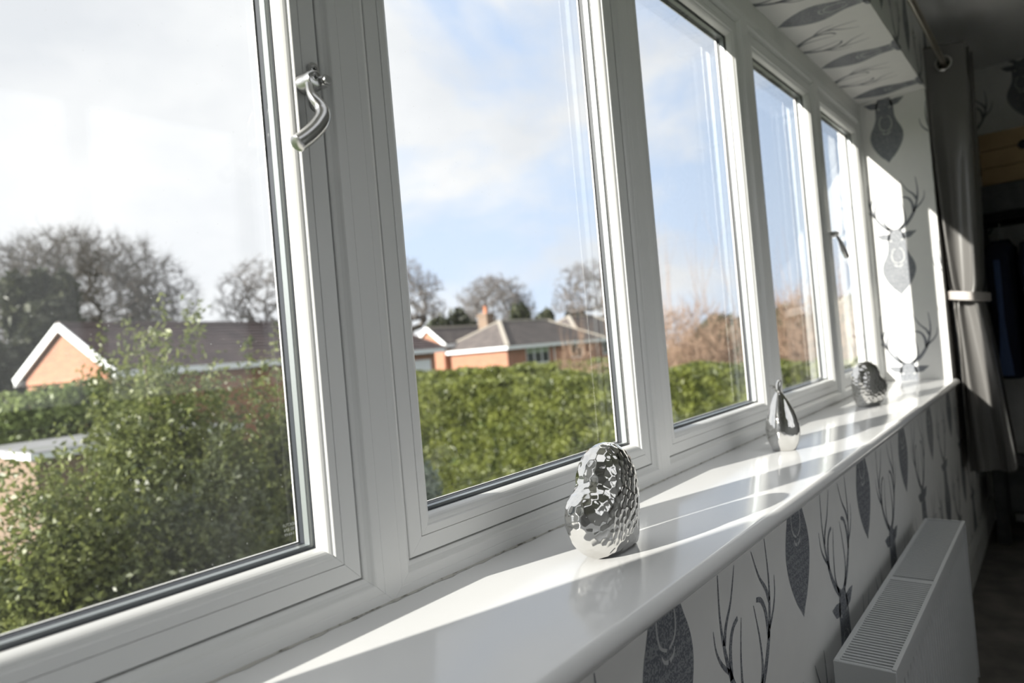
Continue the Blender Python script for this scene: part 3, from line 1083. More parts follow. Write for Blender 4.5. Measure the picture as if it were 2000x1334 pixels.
F = [q for q in F if not ((q[0] % nu) < nu / nf / 2 and abs(sum(V[k][1] for k in q) / 4 - ye) ** 2 + abs(sum(V[k][2] for k in q) / 4 - ze_) ** 2 < .0265 ** 2)]
drape = build('drape', V, F, 'curtain', cur, smooth=True)
sm = drape.modifiers.new('thickness', 'SOLIDIFY'); sm.thickness = 0.003
for i in range(8):
    s = (i + 0.5 + .08) / nf / 2
    xe = 3.455 + 0.38 * s - (0.016 if i == 0 else 0)
    if i == 0 or i % 1 == 0:
        ring = MB()
        N1, N2 = 28, 8
        for a in range(N1):
            for b in range(N2):
                A = 2 * math.pi * a / N1; B = 2 * math.pi * b / N2
                r = 0.0285 + 0.0055 * math.cos(B)
                ring.v.append((xe + 0.0048 * math.sin(B), RY + 0.0 + r * math.cos(A), RZ - 0.004 + r * math.sin(A)))
        for a in range(N1):
            for b in range(N2):
                ring.f.append((a * N2 + b, a * N2 + (b + 1) % N2, ((a + 1) % N1) * N2 + (b + 1) % N2, ((a + 1) % N1) * N2 + b)); ring.mi.append(0)
        ring.build('eyelet', 'steel', cur, smooth=True)

tie = empty('curtain_tieback', (3.52, -0.33, ztie))
tag(tie, 'pale silver cord tieback gathering the grey curtain', 'tieback')
pts = []
for a in np.linspace(0, 2 * math.pi, 41):
    pts.append((3.535 + 0.112 * math.cos(a), -0.327 + 0.075 * math.sin(a), ztie + 0.012 * math.sin(a)))
for dz in (-0.012, 0.0, 0.012):
    MB().tube([(p[0], p[1], p[2] + dz) for p in pts], 0.0075, 8, cap=False).build('cord', 'tie', tie, smooth=True)
MB().tube([(3.62, -0.268, ztie), (3.62, YW, ztie + .01)], 0.004, 8).build('hook', 'brass', tie)

# ------------------------------------------------------------------ the clothes rack at the far end
RKX0, RKX1, RKY0, RKY1 = 3.98, 4.40, -1.35, -0.315
rack = empty('clothes_rack', (4.2, -0.83, FLOOR))
tag(rack, 'dark open clothes rack with top shelf against the far wall', 'clothes rack')
bevel(MB().box(RKX0, RKX1, RKY0, RKY1, 0.835, 0.865).build('top_shelf', 'darkwood', rack), .002)
bevel(MB().box(RKX1 - .02, RKX1, RKY0, RKY1, 0.70, 0.835).build('back_rail', 'darkwood', rack), .002)
bevel(MB().box(RKX0, RKX0 + .022, RKY0, RKY1, 0.735, 0.835).build('front_apron', 'darkwood', rack), .002)
for yy in (RKY0, RKY1 - .05):
    for xx in (RKX0, RKX1 - .05):
        bevel(MB().box(xx, xx + .05, yy, yy + .05, FLOOR, 0.835).build('post', 'darkwood', rack), .002)
MB().tube([(4.19, RKY0 + .02, 0.70), (4.19, RKY1 - .02, 0.70)], 0.016, 14).build('hanging_rail', 'blackmetal', rack, smooth=True)
bevel(MB().box(RKX0 + .01, RKX1, RKY0 + .05, RKY1 - .05, -0.70, -0.48).build('drawer_box', 'darkwood', rack), .003)
bevel(MB().box(RKX0 - .006, RKX0 + .01, RKY0 + .06, RKY1 - .06, -0.69, -0.49).build('drawer_front', 'darkwood', rack), .003)


def jacket(y, label, mat, width, zt, zb, blue_strip):
    j = empty('jacket', (4.19, y, zb))
    tag(j, label, 'jacket', 'jackets on the clothes rack')
    mb = MB()
    rows = [(0.0, .030, .035), (0.03, .10, .045), (0.07, .19, .055), (0.14, .215, .06), (0.30, .205, .062), (0.50, .215, .062), (0.70, .225, .062), (1.0, .232, .060)]
    N = 28
    for t, hx, hy in smooth_line(rows, 3):
        z = zt + (zb - zt) * t
        for k in range(N):
            a = 2 * math.pi * k / N
            ca, sa = math.cos(a), math.sin(a)
            px_ = hx * width * math.copysign(abs(ca) ** .7, ca)
            py_ = hy * math.copysign(abs(sa) ** .8, sa) * (1 + .12 * math.sin(5 * a + 3 * t))
            mb.v.append((4.19 + px_, y + py_, z))
    rws = len(mb.v) // N
    for r in range(rws - 1):
        for k in range(N):
            mb.f.append((r * N + k, r * N + (k + 1) % N, (r + 1) * N + (k + 1) % N, (r + 1) * N + k)); mb.mi.append(0)
    mb.f.append(tuple((rws - 1) * N + k for k in range(N))); mb.mi.append(0)
    fix_normals(mb.build('body', mat, j, smooth=True))
    if blue_strip:
        l = MB()
        vv = []
        ll = [(0.16, .012), (0.3, .013), (0.55, .010), (0.75, .017), (0.97, .030)]
        for t, hw in ll:
            z = zt + (zb - zt) * t
            vv += [(4.19 - .235 * width - .050, y + .012 - hw, z), (4.19 - .235 * width - .056, y + .012, z), (4.19 - .235 * width - .050, y + .012 + hw, z)]
        ff = []
        for i in range(len(ll) - 1):
            for k in range(2):
                ff.append((i * 3 + k, i * 3 + k + 1, i * 3 + k + 4, i * 3 + k + 3))
        l.add(vv, ff)
        lo = l.build('blue_sleeve_strip', 'blue', j, smooth=True)  # brighter blue strip set just in front of the sleeve
        tag(lo, 'bright blue strip along the sleeve')
    for s in (-1, 1):
        mb = MB().tube([(4.19 + s * .13 * width, y - s * .012, zt - .04), (4.19 + s * .21 * width, y - s * .01 + .01, zt - .12), (4.19 + s * .235 * width, y + .005, zt - .34), (4.19 + s * .225 * width, y - .008, zt - .62)], [.048, .052, .046, .036], 14, flat=.8)
        mb.build('sleeve', mat, j, smooth=True)
    hk = MB().tube([(4.19, y, zt - .01), (4.19, y, zt + .045), (4.185, y, zt + .06), (4.172, y, zt + .075), (4.182, y, zt + .092), (4.199, y, zt + .090), (4.207, y, zt + .078)], .0035, 8)
    hk.build('hanger_hook', 'whitecloth', j)
    return j


jacket(-0.425, 'navy jacket with a bright blue strip on its sleeve, next to the curtain', 'navy', 0.80, 0.615, -0.06, True)
jacket(-0.56, 'plain dark navy jacket hanging behind the one with the blue strip', 'navy', 0.86, 0.61, -0.10, False)
jacket(-0.70, 'dark navy jacket third along the hanging rail', 'navy', 0.86, 0.61, -0.12, False)

crate = empty('pine_crate', (4.12, -0.62, 0.866))
tag(crate, 'pale pine box on the top shelf of the clothes rack', 'box')
for k in range(3):
    z0 = 0.868 + 0.083 * k
    bevel(MB().box(4.00, 4.014, -0.86, -0.385, z0, z0 + .080).build('board', 'pine', crate), .002)
    bevel(MB().box(4.226, 4.24, -0.86, -0.385, z0, z0 + .080).build('board', 'pine', crate), .002)
    bevel(MB().box(4.014, 4.226, -0.399, -0.385, z0, z0 + .080).build('board', 'pine', crate), .002)
    bevel(MB().box(4.014, 4.226, -0.86, -0.846, z0, z0 + .080).build('board', 'pine', crate), .002)
MB().box(4.014, 4.226, -0.846, -0.399, 0.867, 0.88).build('bottom_board', 'pine', crate)
MB().lathe([(0.0005, -0.0012), (0.022, -0.0012), (0.022, 0.001)], (4.00, -0.555, 1.03), 20, 'x').build('finger_hole', 'blackmetal', crate)
hat = MB().lathe([(0.085, 0.0), (0.088, .004), (0.080, .02), (0.074, .06), (0.055, .085), (0.02, .095), (0.0005, .096)], (4.12, -0.63, 1.08), 24)
tag(hat.build('folded_hat', 'navy', smooth=True, origin=(4.12, -0.63, 1.08)), 'navy woollen hat poking out of the pine box', 'hat')

# ------------------------------------------------------------------ outside: ground
GR = CAM[2] - 3.5
gv = [(-160, -160, GR), (200, -160, GR), (200, YO, GR), (200, 260, GR - 1.5), (-160, 260, GR - 1.5), (-160, YO, GR)]
tag(build('ground', gv, [(0, 1, 2, 5), (5, 2, 3, 4)], 'grass'), 'garden lawn beyond the window', kind='structure')


# unseen pale paving, added slab by slab to bounce sunlight onto the soffit
bounce_patio = empty('bounce_patio', (1.6, 1.4, GR))
tag(bounce_patio, 'unseen pale stone paving added to bounce sunlight up to the soffit', kind='structure')
slab = None
for ix in range(20):
    for iy in range(4):
        cx_, cy_ = -7.2 + ix * .9, YO + .42 + iy * .62
        if slab is None:
            slab = MB().box(cx_ - .44, cx_ + .44, cy_ - .30, cy_ + .30, GR, GR + .05).build('bounce_slab', 'paving', bounce_patio, origin=(cx_, cy_, GR))
            s0_ = (cx_, cy_)
        else:
            o_ = slab.copy(); COL.objects.link(o_); o_.parent = bounce_patio
            o_.location = (slab.location.x + cx_ - s0_[0], slab.location.y + cy_ - s0_[1], slab.location.z + R.uniform(-.004, .004))


def quad_leaves(C, size, rs, up=0.35, aspect=1.9):
    n = len(C)
    d = rs.randn(n, 3); d /= np.linalg.norm(d, axis=1, keepdims=True)
    e = rs.randn(n, 3); e[:, 2] += up
    e -= d * (e * d).sum(1, keepdims=True); e /= np.linalg.norm(e, axis=1, keepdims=True)
    s = size * (0.6 + 0.8 * rs.rand(n, 1))
    a = d * s * aspect * .5; b = e * s * .5
    V = np.stack([C - a, C - b * .9, C + a, C + b * .9], 1).reshape(-1, 3)
    F = np.arange(4 * n).reshape(n, 4)
    return V, F


def lumps(n, rs, c, r, k, flat=1.0, shell=0.55):
    """points scattered in k overlapping round clumps that make up a crown"""
    cc = rs.randn(k, 3)
    cc /= np.linalg.norm(cc, axis=1, keepdims=True)
    cc *= (shell + (1 - shell) * rs.rand(k, 1)) * 0.8
    cr = 0.22 + 0.22 * rs.rand(k)
    which = rs.randint(0, k, n)
    p = rs.randn(n, 3)
    p /= np.linalg.norm(p, axis=1, keepdims=True)
    p *= (0.55 + 0.45 * rs.rand(n, 1) ** .5)
    q = cc[which] + p * cr[which][:, None]
    return np.array(c) + q * np.array(r)


def seg_mesh(S):
    """three-sided tapered bars from rows p0 p1 r0 r1"""
    S = np.asarray(S)
    p0, p1, r0, r1 = S[:, :3], S[:, 3:6], S[:, 6:7], S[:, 7:8]
    t = p1 - p0
    t /= np.maximum(np.linalg.norm(t, axis=1, keepdims=True), 1e-9)
    ref = np.where(np.abs(t[:, 2:3]) < .9, np.array([[0, 0, 1.]]), np.array([[1., 0, 0]]))
    u = np.cross(t, ref); u /= np.linalg.norm(u, axis=1, keepdims=True)
    w = np.cross(t, u)
    V = []
    for p, r in ((p0, r0), (p1, r1)):
        for k in range(3):
            a = 2 * math.pi * k / 3
            V.append(p + (u * math.cos(a) + w * math.sin(a)) * r)
    V = np.stack(V, 1).reshape(-1, 3)
    b = (np.arange(len(S)) * 6)[:, None]
    F = np.concatenate([b + np.array([[k, (k + 1) % 3, 3 + (k + 1) % 3, 3 + k]]) for k in range(3)], 0)
    return V, F


def skeleton(base, z0, pts, rs, trunk_r, minr, power=2.3):
    """tree that reaches a cloud of points: each point joins the nearest limb already grown"""
    base = np.array(base, float)
    n0 = 7
    nodes = [base + (np.array([0, 0, 1.0]) * (z0 - base[2]) + np.append(rs.randn(2) * .04 * (z0 - base[2]), 0) * (k > 1)) * k / (n0 - 1) for k in range(n0)]
    par = [-1] + list(range(n0 - 1))
    top = nodes[-1]
    pts = pts[np.argsort(((pts - top) ** 2).sum(1) + 0.15 * rs.rand(len(pts)) * ((pts - top) ** 2).sum(1).max())]
    A = np.zeros((n0 + len(pts) * 3, 3)); A[:n0] = nodes
    depth = np.zeros(len(A)); depth[:n0] = np.linspace(0, 1, n0)
    n = n0
    for p in pts:
        d2 = ((A[n0 - 3:n] - p) ** 2).sum(1)
        pen = d2 * (1 + 0.6 * np.clip((A[n0 - 3:n, 2] - p[2]), 0, None) / (abs(p[2] - z0) + 1))
        k = int(np.argmin(pen)) + n0 - 3
        L = math.sqrt(((A[k] - p) ** 2).sum())
        m = 2 if L > .5 else 1
        a = A[k].copy()
        last = k
        for q in range(1, m + 1):
            t = q / m
            x = a + (p - a) * t
            if q < m:
                x = x + rs.randn(3) * L * .10 + np.array([0, 0, -L * .06])
            A[n] = x; par.append(last); last = n; n += 1
    par = np.array(par); A = A[:n]
    w = np.zeros(n)
    kids = np.zeros(n, int)
    for i in range(1, n): kids[par[i]] += 1
    w[kids == 0] = 1.0
    for i in range(n - 1, 0, -1): w[par[i]] += w[i]
    r = trunk_r * (w / w[0]) ** (1 / power)
    r = np.maximum(r, minr)
    i = np.arange(1, n)
    S = np.concatenate([A[par[i]], A[i], np.minimum(r[par[i]], r[i] * 1.3)[:, None], r[i][:, None], w[i][:, None] / w[0]], 1)
    return S


def spray(S, rs, per, length, r, up=.3):
    """fine twigs fanning out from the outer limbs"""
    sel = S[S[:, 8] < 0.012]
    src = np.repeat(sel, per, 0)
    t = rs.rand(len(src), 1)
    p0 = src[:, :3] + (src[:, 3:6] - src[:, :3]) * t
    d = src[:, 3:6] - src[:, :3]
    d /= np.maximum(np.linalg.norm(d, axis=1, keepdims=True), 1e-6)
    d = d + rs.randn(len(src), 3) * .75 + np.array([0, 0, up])
    d /= np.linalg.norm(d, axis=1, keepdims=True)
    L = length * (.4 + rs.rand(len(src), 1))
    mid = p0 + d * L * .5
    d2 = d + rs.randn(len(src), 3) * .35 + np.array([0, 0, up * .5]); d2 /= np.linalg.norm(d2, axis=1, keepdims=True)
    p2 = mid + d2 * L * .5
    o = np.ones((len(src), 1))
    return np.concatenate([np.concatenate([p0, mid, o * r, o * r * .8, o * 0], 1), np.concatenate([mid, p2, o * r * .8, o * r * .5, o * 0], 1)], 0)


def dome(n, rs, c, rx, rz, low=-.25, shell=.45, k=16):
    """points of a rounded crown made of billowing clumps"""
    out = []
    cc = rs.randn(k, 3); cc /= np.linalg.norm(cc, axis=1, keepdims=True); cc[:, 2] = np.abs(cc[:, 2]) * .9 + low * .3
    while sum(map(len, out)) < n:
        p = rs.randn(n, 3); p /= np.linalg.norm(p, axis=1, keepdims=True)
        p *= (shell + (1 - shell) * rs.rand(n, 1)) ** .7
        p = p[p[:, 2] > low]
        near = (p @ cc.T).max(1)
        p *= (0.80 + 0.22 * np.clip(near, 0, 1) ** 3)[:, None]
        out.append(p)
    p = np.concatenate(out)[:n]
    return np.array(c) + p * np.array([rx, rx, rz])


def bare_tree(px, depth, top, width, label, seed, mat='bark', n=1500, name='bare_tree', per=4, low=-.3, crown=None):
    b = at(px, depth, GR - .3)
    rs = np.random.RandomState(seed)
    H = top - b[2]
    rz = crown or min(width * .5, H * .55)
    zc = top - rz
    pts = dome(n, rs, (b[0], b[1], zc), width / 2, rz, low=low)
    S = skeleton(b, zc - rz * .42, pts, rs, .34 * width / 10, .011 * depth / 45)
    T = spray(S, rs, per, width * .055, .009 * depth / 45)
    t = empty(name, tuple(b))
    tag(t, label, 'tree', 'bare trees behind the houses')
    for nm, A in (('trunk', S[S[:, 8] > .02]), ('branches', S[S[:, 8] <= .02]), ('twigs', T)):
        V, F = seg_mesh(A)
        o = build(nm, V, F, mat, t)
    return t


Z = lambda h: CAM[2] + h
bare_tree(175, 46, Z(11.4), 15.5, 'broad leafless tree above the gabled house, largest of the bare trees', 11, n=2600, per=5, crown=6.6)
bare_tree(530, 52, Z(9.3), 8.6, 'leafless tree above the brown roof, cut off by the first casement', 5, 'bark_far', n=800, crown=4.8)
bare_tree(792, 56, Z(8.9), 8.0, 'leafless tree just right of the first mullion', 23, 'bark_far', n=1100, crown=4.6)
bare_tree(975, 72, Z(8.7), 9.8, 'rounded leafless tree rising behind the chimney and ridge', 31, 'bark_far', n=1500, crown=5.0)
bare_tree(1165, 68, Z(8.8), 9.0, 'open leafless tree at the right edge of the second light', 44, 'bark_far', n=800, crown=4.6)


def evergreen(px, depth, top, rad, label, seed, mat='evergreen', n=9000, size=.34, tall=None, name='evergreen_tree'):
    b = at(px, depth, GR)
    rs = np.random.RandomState(seed)
    h = top - GR
    t = empty(name, tuple(b))
    tag(t, label, 'tree', 'evergreens behind the houses')
    C = lumps(n, rs, (b[0], b[1], GR + h * .55), (rad, rad, h * .5), 26)
    V, F = quad_leaves(C, size, rs)
    tag(build('foliage', V, F, mat, t), kind='stuff')
    MB().tube([tuple(b), (b[0], b[1], GR + h * .6)], [.25, .12], 8).build('trunk', 'bark', t)


evergreen(95, 37, Z(6.6), 2.3, 'tall dark evergreen left of the white gable', 2)
evergreen(-12, 34, Z(3.6), 2.0, 'dark evergreen at the left edge of the view', 3)
evergreen(885, 62, Z(3.9), 2.6, 'low dark evergreen behind the small gable', 4)
evergreen(1045, 67, Z(4.3), 2.6, 'dark evergreen right of the chimney behind the ridge', 6)
evergreen(1130, 76, Z(3.4), 2.8, 'low evergreen behind the right end of the far roof', 8)


# ------------------------------------------------------------------ outside: houses
def slope(mb, e0, e1, t1, t0, courses, lift=0.055, mi=0):
    """tiled roof slope in overlapping courses from the eaves e0-e1 up to t0-t1"""
    e0, e1, t0, t1 = map(np.array, (e0, e1, t0, t1))
    nrm = np.cross(e1 - e0, (t0 + t1) / 2 - e0); nrm = nrm / np.linalg.norm(nrm)
    if nrm[2] < 0: nrm = -nrm
    for c in range(courses):
        a, b = c / courses, min((c + 1.08) / courses, 1)
        p = [e0 + (t0 - e0) * a + nrm * lift, e1 + (t1 - e1) * a + nrm * lift, e1 + (t1 - e1) * b, e0 + (t0 - e0) * b,
             e0 + (t0 - e0) * a, e1 + (t1 - e1) * a]
        mb.add(p, [(0, 1, 2, 3), (4, 5, 1, 0)], mi)


def bar(mb, p, q, w, h, mi=0):
    p, q = Vector(p), Vector(q)
    t = (q - p).normalized()
    s = t.cross(Vector((0, 0, 1))).normalized() * w / 2
    u = s.cross(t).normalized() * h / 2
    v = [p + s + u, p - s + u, p - s - u, p + s - u, q + s + u, q - s + u, q - s - u, q + s - u]
    mb.add(v, [(0, 1, 2, 3), (7, 6, 5, 4), (0, 4, 5, 1), (1, 5, 6, 2), (2, 6, 7, 3), (3, 7, 4, 0)], mi)


def hip_block(house, o, a, b, La, Lb, zg, ze, rise, wall, tile, courses=16, over=0.35, hips=(True, True), fascia=True):
    """rectangular block from corner o along unit axes a (ridge) and b; hipped or gabled ends"""
    o = np.array(o[:2]); a = np.array(a); b = np.array(b)
    P = lambda s, t, z: (o[0] + a[0] * s + b[0] * t, o[1] + a[1] * s + b[1] * t, z)
    mb = MB()
    c4 = [(0, 0), (La, 0), (La, Lb), (0, Lb)]
    mb.add([P(*c, zg) for c in c4] + [P(*c, ze) for c in c4], [(0, 1, 5, 4), (1, 2, 6, 5), (2, 3, 7, 6), (3, 0, 4, 7), (4, 5, 6, 7)])
    for e, hp in ((0, hips[0]), (1, hips[1])):
        if not hp:
            s = 0 if e == 0 else La
            mb.add([P(s, 0, ze), P(s, Lb, ze), P(s, Lb / 2, ze + rise)], [(0, 1, 2)])
    fix_normals(mb.build('wall', wall, house))
    drop = rise * over / (Lb / 2)
    k = over
    sl = -k if hips[0] else -0.15; sr = La + k if hips[1] else La + 0.15
    rl = Lb / 2 if hips[0] else -0.15; rr = La - Lb / 2 if hips[1] else La + 0.15
    zE = ze - drop; zR = ze + rise
    rf = MB()
    slope(rf, P(sl, -k, zE), P(sr, -k, zE), P(rr, Lb / 2, zR), P(rl, Lb / 2, zR), courses)
    slope(rf, P(sr, Lb + k, zE), P(sl, Lb + k, zE), P(rl, Lb / 2, zR), P(rr, Lb / 2, zR), courses)
    if hips[0]: slope(rf, P(sl, Lb + k, zE), P(sl, -k, zE), P(rl, Lb / 2, zR), P(rl, Lb / 2, zR), courses)
    if hips[1]: slope(rf, P(sr, -k, zE), P(sr, Lb + k, zE), P(rr, Lb / 2, zR), P(rr, Lb / 2, zR), courses)
    roof = rf.build('roof', tile, house)
    rg = MB()
    bar(rg, P(rl, Lb / 2, zR + .05), P(rr, Lb / 2, zR + .05), .24, .14)
    if hips[0]:
        for t in (-k, Lb + k): bar(rg, P(sl, t, zE + .05), P(rl, Lb / 2, zR + .05), .26, .14)
    if hips[1]:
        for t in (-k, Lb + k): bar(rg, P(sr, t, zE + .05), P(rr, Lb / 2, zR + .05), .26, .14)
    rg.build('ridge_tiles', 'ridge' if tile == 'tile' else tile, roof)
    fa = MB()
    for t in (-k, Lb + k): bar(fa, P(sl, t, zE - .10), P(sr, t, zE - .10), .05, .22)
    for e, hp in ((sl, hips[0]), (sr, hips[1])):
        if hp:
            bar(fa, P(e, -k, zE - .10), P(e, Lb + k, zE - .10), .05, .22)
    fa.build('fascia', 'fascia', house)
    sf = MB()
    sf.add([P(sl, -k, zE - .2), P(sr, -k, zE - .2), P(sr, Lb + k, zE - .2), P(sl, Lb + k, zE - .2)], [(0, 1, 2, 3)])
    sf.build('soffit_board', 'fascia', house)
    for e, hp in ((sl, hips[0]), (sr, hips[1])):
        if not hp:
            for t0 in (-k, Lb + k):
                g = MB(); bar(g, P(e, t0, zE - .05), P(e, Lb / 2, zR - .02), .06, .26)
                g.build('barge_board', 'fascia', house)
    return P


def house_window(house, P, s0, s1, t, z0, z1, panes, along='s', blind=False):
    """white framed window let into a wall; along s at fixed t, standing a little proud"""
    fr = MB(); gl = MB()
    d = 0.06
    Q = (lambda s, z, o: P(s, t - o, z)) if along == 's' else (lambda s, z, o: P(t - o, s, z))
    def pb(mb, a0, a1, b0, b1, o0, o1):
        v = [Q(a0, b0, o0), Q(a1, b0, o0), Q(a1, b0, o1), Q(a0, b0, o1), Q(a0, b1, o0), Q(a1, b1, o0), Q(a1, b1, o1), Q(a0, b1, o1)]
        mb.add(v, [(0, 3, 2, 1), (4, 5, 6, 7), (0, 1, 5, 4), (1, 2, 6, 5), (2, 3, 7, 6), (3, 0, 4, 7)])
    wd = 0.09
    pb(fr, s0, s1, z0, z0 + wd, 0, d); pb(fr, s0, s1, z1 - wd, z1, 0, d)
    w_ = (s1 - s0) / panes
    for i in range(panes + 1):
        c = s0 + w_ * i
        pb(fr, max(c - wd / 2, s0), min(c + wd / 2, s1), z0, z1, 0, d)
    fo = fix_normals(fr.build('window', 'fascia', house))
    for i in range(panes):
        g = MB(); pb(g, s0 + w_ * i + wd / 2, s0 + w_ * (i + 1) - wd / 2, z0 + wd, z1 - wd, 0.0, 0.02)
        fix_normals(g.build('pane', 'darkglass', fo))
        if blind:
            g = MB(); pb(g, s0 + w_ * i + wd / 2, s0 + w_ * (i + 1) - wd / 2, z1 - wd - .35, z1 - wd, 0.02, 0.03)
            fix_normals(g.build('blind', 'blind', fo))


# the brick bungalow with the chimney
c = at(990, 45)
HB = empty('house', (c[0] + 5, c[1] + 3, Z(-2.5)))
tag(HB, 'red brick bungalow with hipped grey roof and chimney', 'house', 'houses across the gardens')
P = hip_block(HB, c, (1, 0), (0, 1), 11.7, 6.0, Z(-2.8), Z(0.40), 1.65, 'brick_orange', 'tile')
house_window(HB, P, 2.0, 4.6, 0.0, Z(-1.15), Z(0.05), 3, blind=True)
house_window(HB, P, 7.4, 8.9, 0.0, Z(-1.05), Z(0.05), 2)
g = MB(); g.tube([P(5.2, -.08, Z(-2.8)), P(5.2, -.08, Z(-.1)), P(5.2, -.36, Z(.12))], .05, 8)
g.build('downpipe', 'fascia', HB)
P2 = hip_block(HB, (c[0] + 9.8, c[1] + .6), (1, 0), (0, 1), 9.5, 6.0, Z(-2.8), Z(0.40), 1.9, 'brick_orange', 'tile')
house_window(HB, P2, 3.0, 4.6, 0.0, Z(-1.05), Z(0.05), 2)
P3 = hip_block(HB, (c[0] - 0.5, c[1] + 5.3), (1, 0), (0, 1), 8.0, 2.9, Z(-2.8), Z(0.95), 1.05, 'brick_orange', 'tile', courses=9, hips=(False, False), over=.3)
cx, cy = c[0] + 2.9, c[1] + 4.1
st = MB().box(cx - .42, cx + .42, cy - .42, cy + .42, Z(1.0), Z(2.75)).build('chimney', 'brick_buff', HB)
MB().box(cx - .48, cx + .48, cy - .48, cy + .48, Z(2.55), Z(2.66)).build('chimney_band', 'brick_buff', st)
MB().lathe([(.14, 0), (.16, .08), (.13, .2), (.12, .5), (.15, .56), (.10, .56), (.09, .1)], (cx, cy, Z(2.75)), 14).build('chimney_pot', 'terracotta', st, smooth=True, auto=40)
MB().box(cx - .5, cx + .5, cy - .62, cy + .5, Z(1.2), Z(1.45)).build('flashing', 'fascia', st)

# the long house on the left, its gable end to the sun
aA = np.array((.974, .227)); bA = np.array((-.227, .974))
r0 = np.array((8.3, 26.0)) + CAM[:2]
o = r0 - bA * 2.3
HA = empty('house', (o[0] + 9, o[1] + 4, Z(-2.8)))
tag(HA, 'long low house with brown tiled roof and white gable boards', 'house', 'houses across the gardens')
P = hip_block(HA, o, aA, bA, 19.2, 4.6, Z(-3.1), Z(0.68), 1.42, 'brick_orange', 'tile_warm', courses=12, hips=(False, True), over=.45)
house_window(HA, P, 10.2, 12.6, 0.0, Z(-1.2), Z(0.15), 2)


def panel(name, P, s0, s1, z0, z1, mat, house, o=.07):
    g = MB()
    v = [P(s0, 0, z0), P(s1, 0, z0), P(s1, -o, z0), P(s0, -o, z0), P(s0, 0, z1), P(s1, 0, z1), P(s1, -o, z1), P(s0, -o, z1)]
    g.add(v, [(0, 3, 2, 1), (4, 5, 6, 7), (0, 1, 5, 4), (1, 2, 6, 5), (2, 3, 7, 6), (3, 0, 4, 7)])
    return fix_normals(g.build(name, mat, house))


panel('rendered_panel', P, 8.0, 9.6, Z(-3.0), Z(.2), 'render', HA)
panel('rendered_panel', P, 12.9, 14.8, Z(-3.0), Z(.2), 'render', HA)
gd = panel('garage_door', P, 16.6, 18.6, Z(-2.9), Z(-.15), 'render', HA)

# flat-roofed garage in the neighbour's garden
c = at(48, 13.0, Z(-1.2))
FG = empty('garage', (c[0] + 2, c[1] + 1.5, GR))
tag(FG, 'flat-roofed buff brick garage half hidden by the bushes', 'garage')
MB().box(c[0] + .12, c[0] + 4.2, c[1] + .12, c[1] + 3.6, GR - .1, Z(-1.32)).build('wall', 'brick_buff', FG)
MB().box(c[0], c[0] + 4.35, c[1], c[1] + 3.7, Z(-1.32), Z(-1.20)).build('fascia', 'fascia', FG)
MB().box(c[0] + .03, c[0] + 4.32, c[1] + .03, c[1] + 3.67, Z(-1.20), Z(-1.17)).build('flat_roof', 'felt', FG)

# ------------------------------------------------------------------ outside: hedge and shrubs
def hedge(x, y0, y1, top, thick, label, seed, n, size):
    rs = np.random.RandomState(seed)
    h = empty('hedge', (x + thick / 2, (y0 + y1) / 2, GR))
    tag(h, label, 'hedge', 'clipped hedges')
    wob = lambda y, z: .10 * np.sin(1.7 * y + 2 * z) + .07 * np.sin(4.1 * y - 3 * z) + .05 * np.sin(9 * z + 2 * y)
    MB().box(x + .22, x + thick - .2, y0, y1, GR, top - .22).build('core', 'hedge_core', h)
    nf_ = int(n * .72)
    y = y0 + (y1 - y0) * rs.rand(nf_); z = GR + 0.1 + (top - GR - .1) * rs.rand(nf_)
    C1 = np.stack([x + wob(y, z) + .13 * rs.rand(nf_) - .02, y, z], 1)
    nt_ = n - nf_
    y = y0 + (y1 - y0) * rs.rand(nt_); xx = x + thick * rs.rand(nt_)
    C2 = np.stack([xx, y, top + .6 * wob(y, xx) - .1 * rs.rand(nt_)], 1)
    V, F = quad_leaves(np.concatenate([C1, C2]), size, rs)
    tag(build('foliage', V, F, 'hedge', h), kind='stuff')


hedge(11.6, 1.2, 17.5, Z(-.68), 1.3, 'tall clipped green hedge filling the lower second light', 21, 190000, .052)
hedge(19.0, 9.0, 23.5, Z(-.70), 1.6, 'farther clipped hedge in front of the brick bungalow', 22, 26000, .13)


def shrub(name, c, r, label, mat, seed, n, size, k=30, group='garden shrubs', stems=8, cat='shrub', shell=.45, sprigs=0):
    rs = np.random.RandomState(seed); rnd = random.Random(seed)
    s = empty(name, (c[0], c[1], GR))
    tag(s, label, cat, group)
    C = lumps(n, rs, c, r, k, shell=shell)
    if sprigs:      # upright shoots that break the outline
        top = C[C[:, 2] > c[2] + .25 * r[2]]
        q = top[rs.randint(len(top), size=sprigs)]
        L = (.16 + .30 * rs.rand(sprigs)) * r[2] * .6
        tt = rs.rand(sprigs, 46)
        dirs = np.stack([rs.randn(sprigs) * .22, rs.randn(sprigs) * .22, np.ones(sprigs)], 1)
        E = q[:, None, :] + dirs[:, None, :] * (tt * L[:, None])[:, :, None] + rs.randn(sprigs, 46, 3) * size * 1.1
        C = np.concatenate([C, E.reshape(-1, 3)])
    C = C[C[:, 2] > GR + .05]
    V, F = quad_leaves(C, size, rs)
    tag(build('foliage', V, F, mat, s), kind='stuff')
    for i in range(stems):
        t = C[rs.randint(len(C))]
        b = np.array((c[0] + rs.randn() * .15, c[1] + rs.randn() * .15, GR))
        m_ = (b + t) / 2 + rs.randn(3) * .12
        MB().tube([tuple(b), tuple(m_), tuple(t)], [.035, .02, .006], 5).build('stem', 'stem', s)


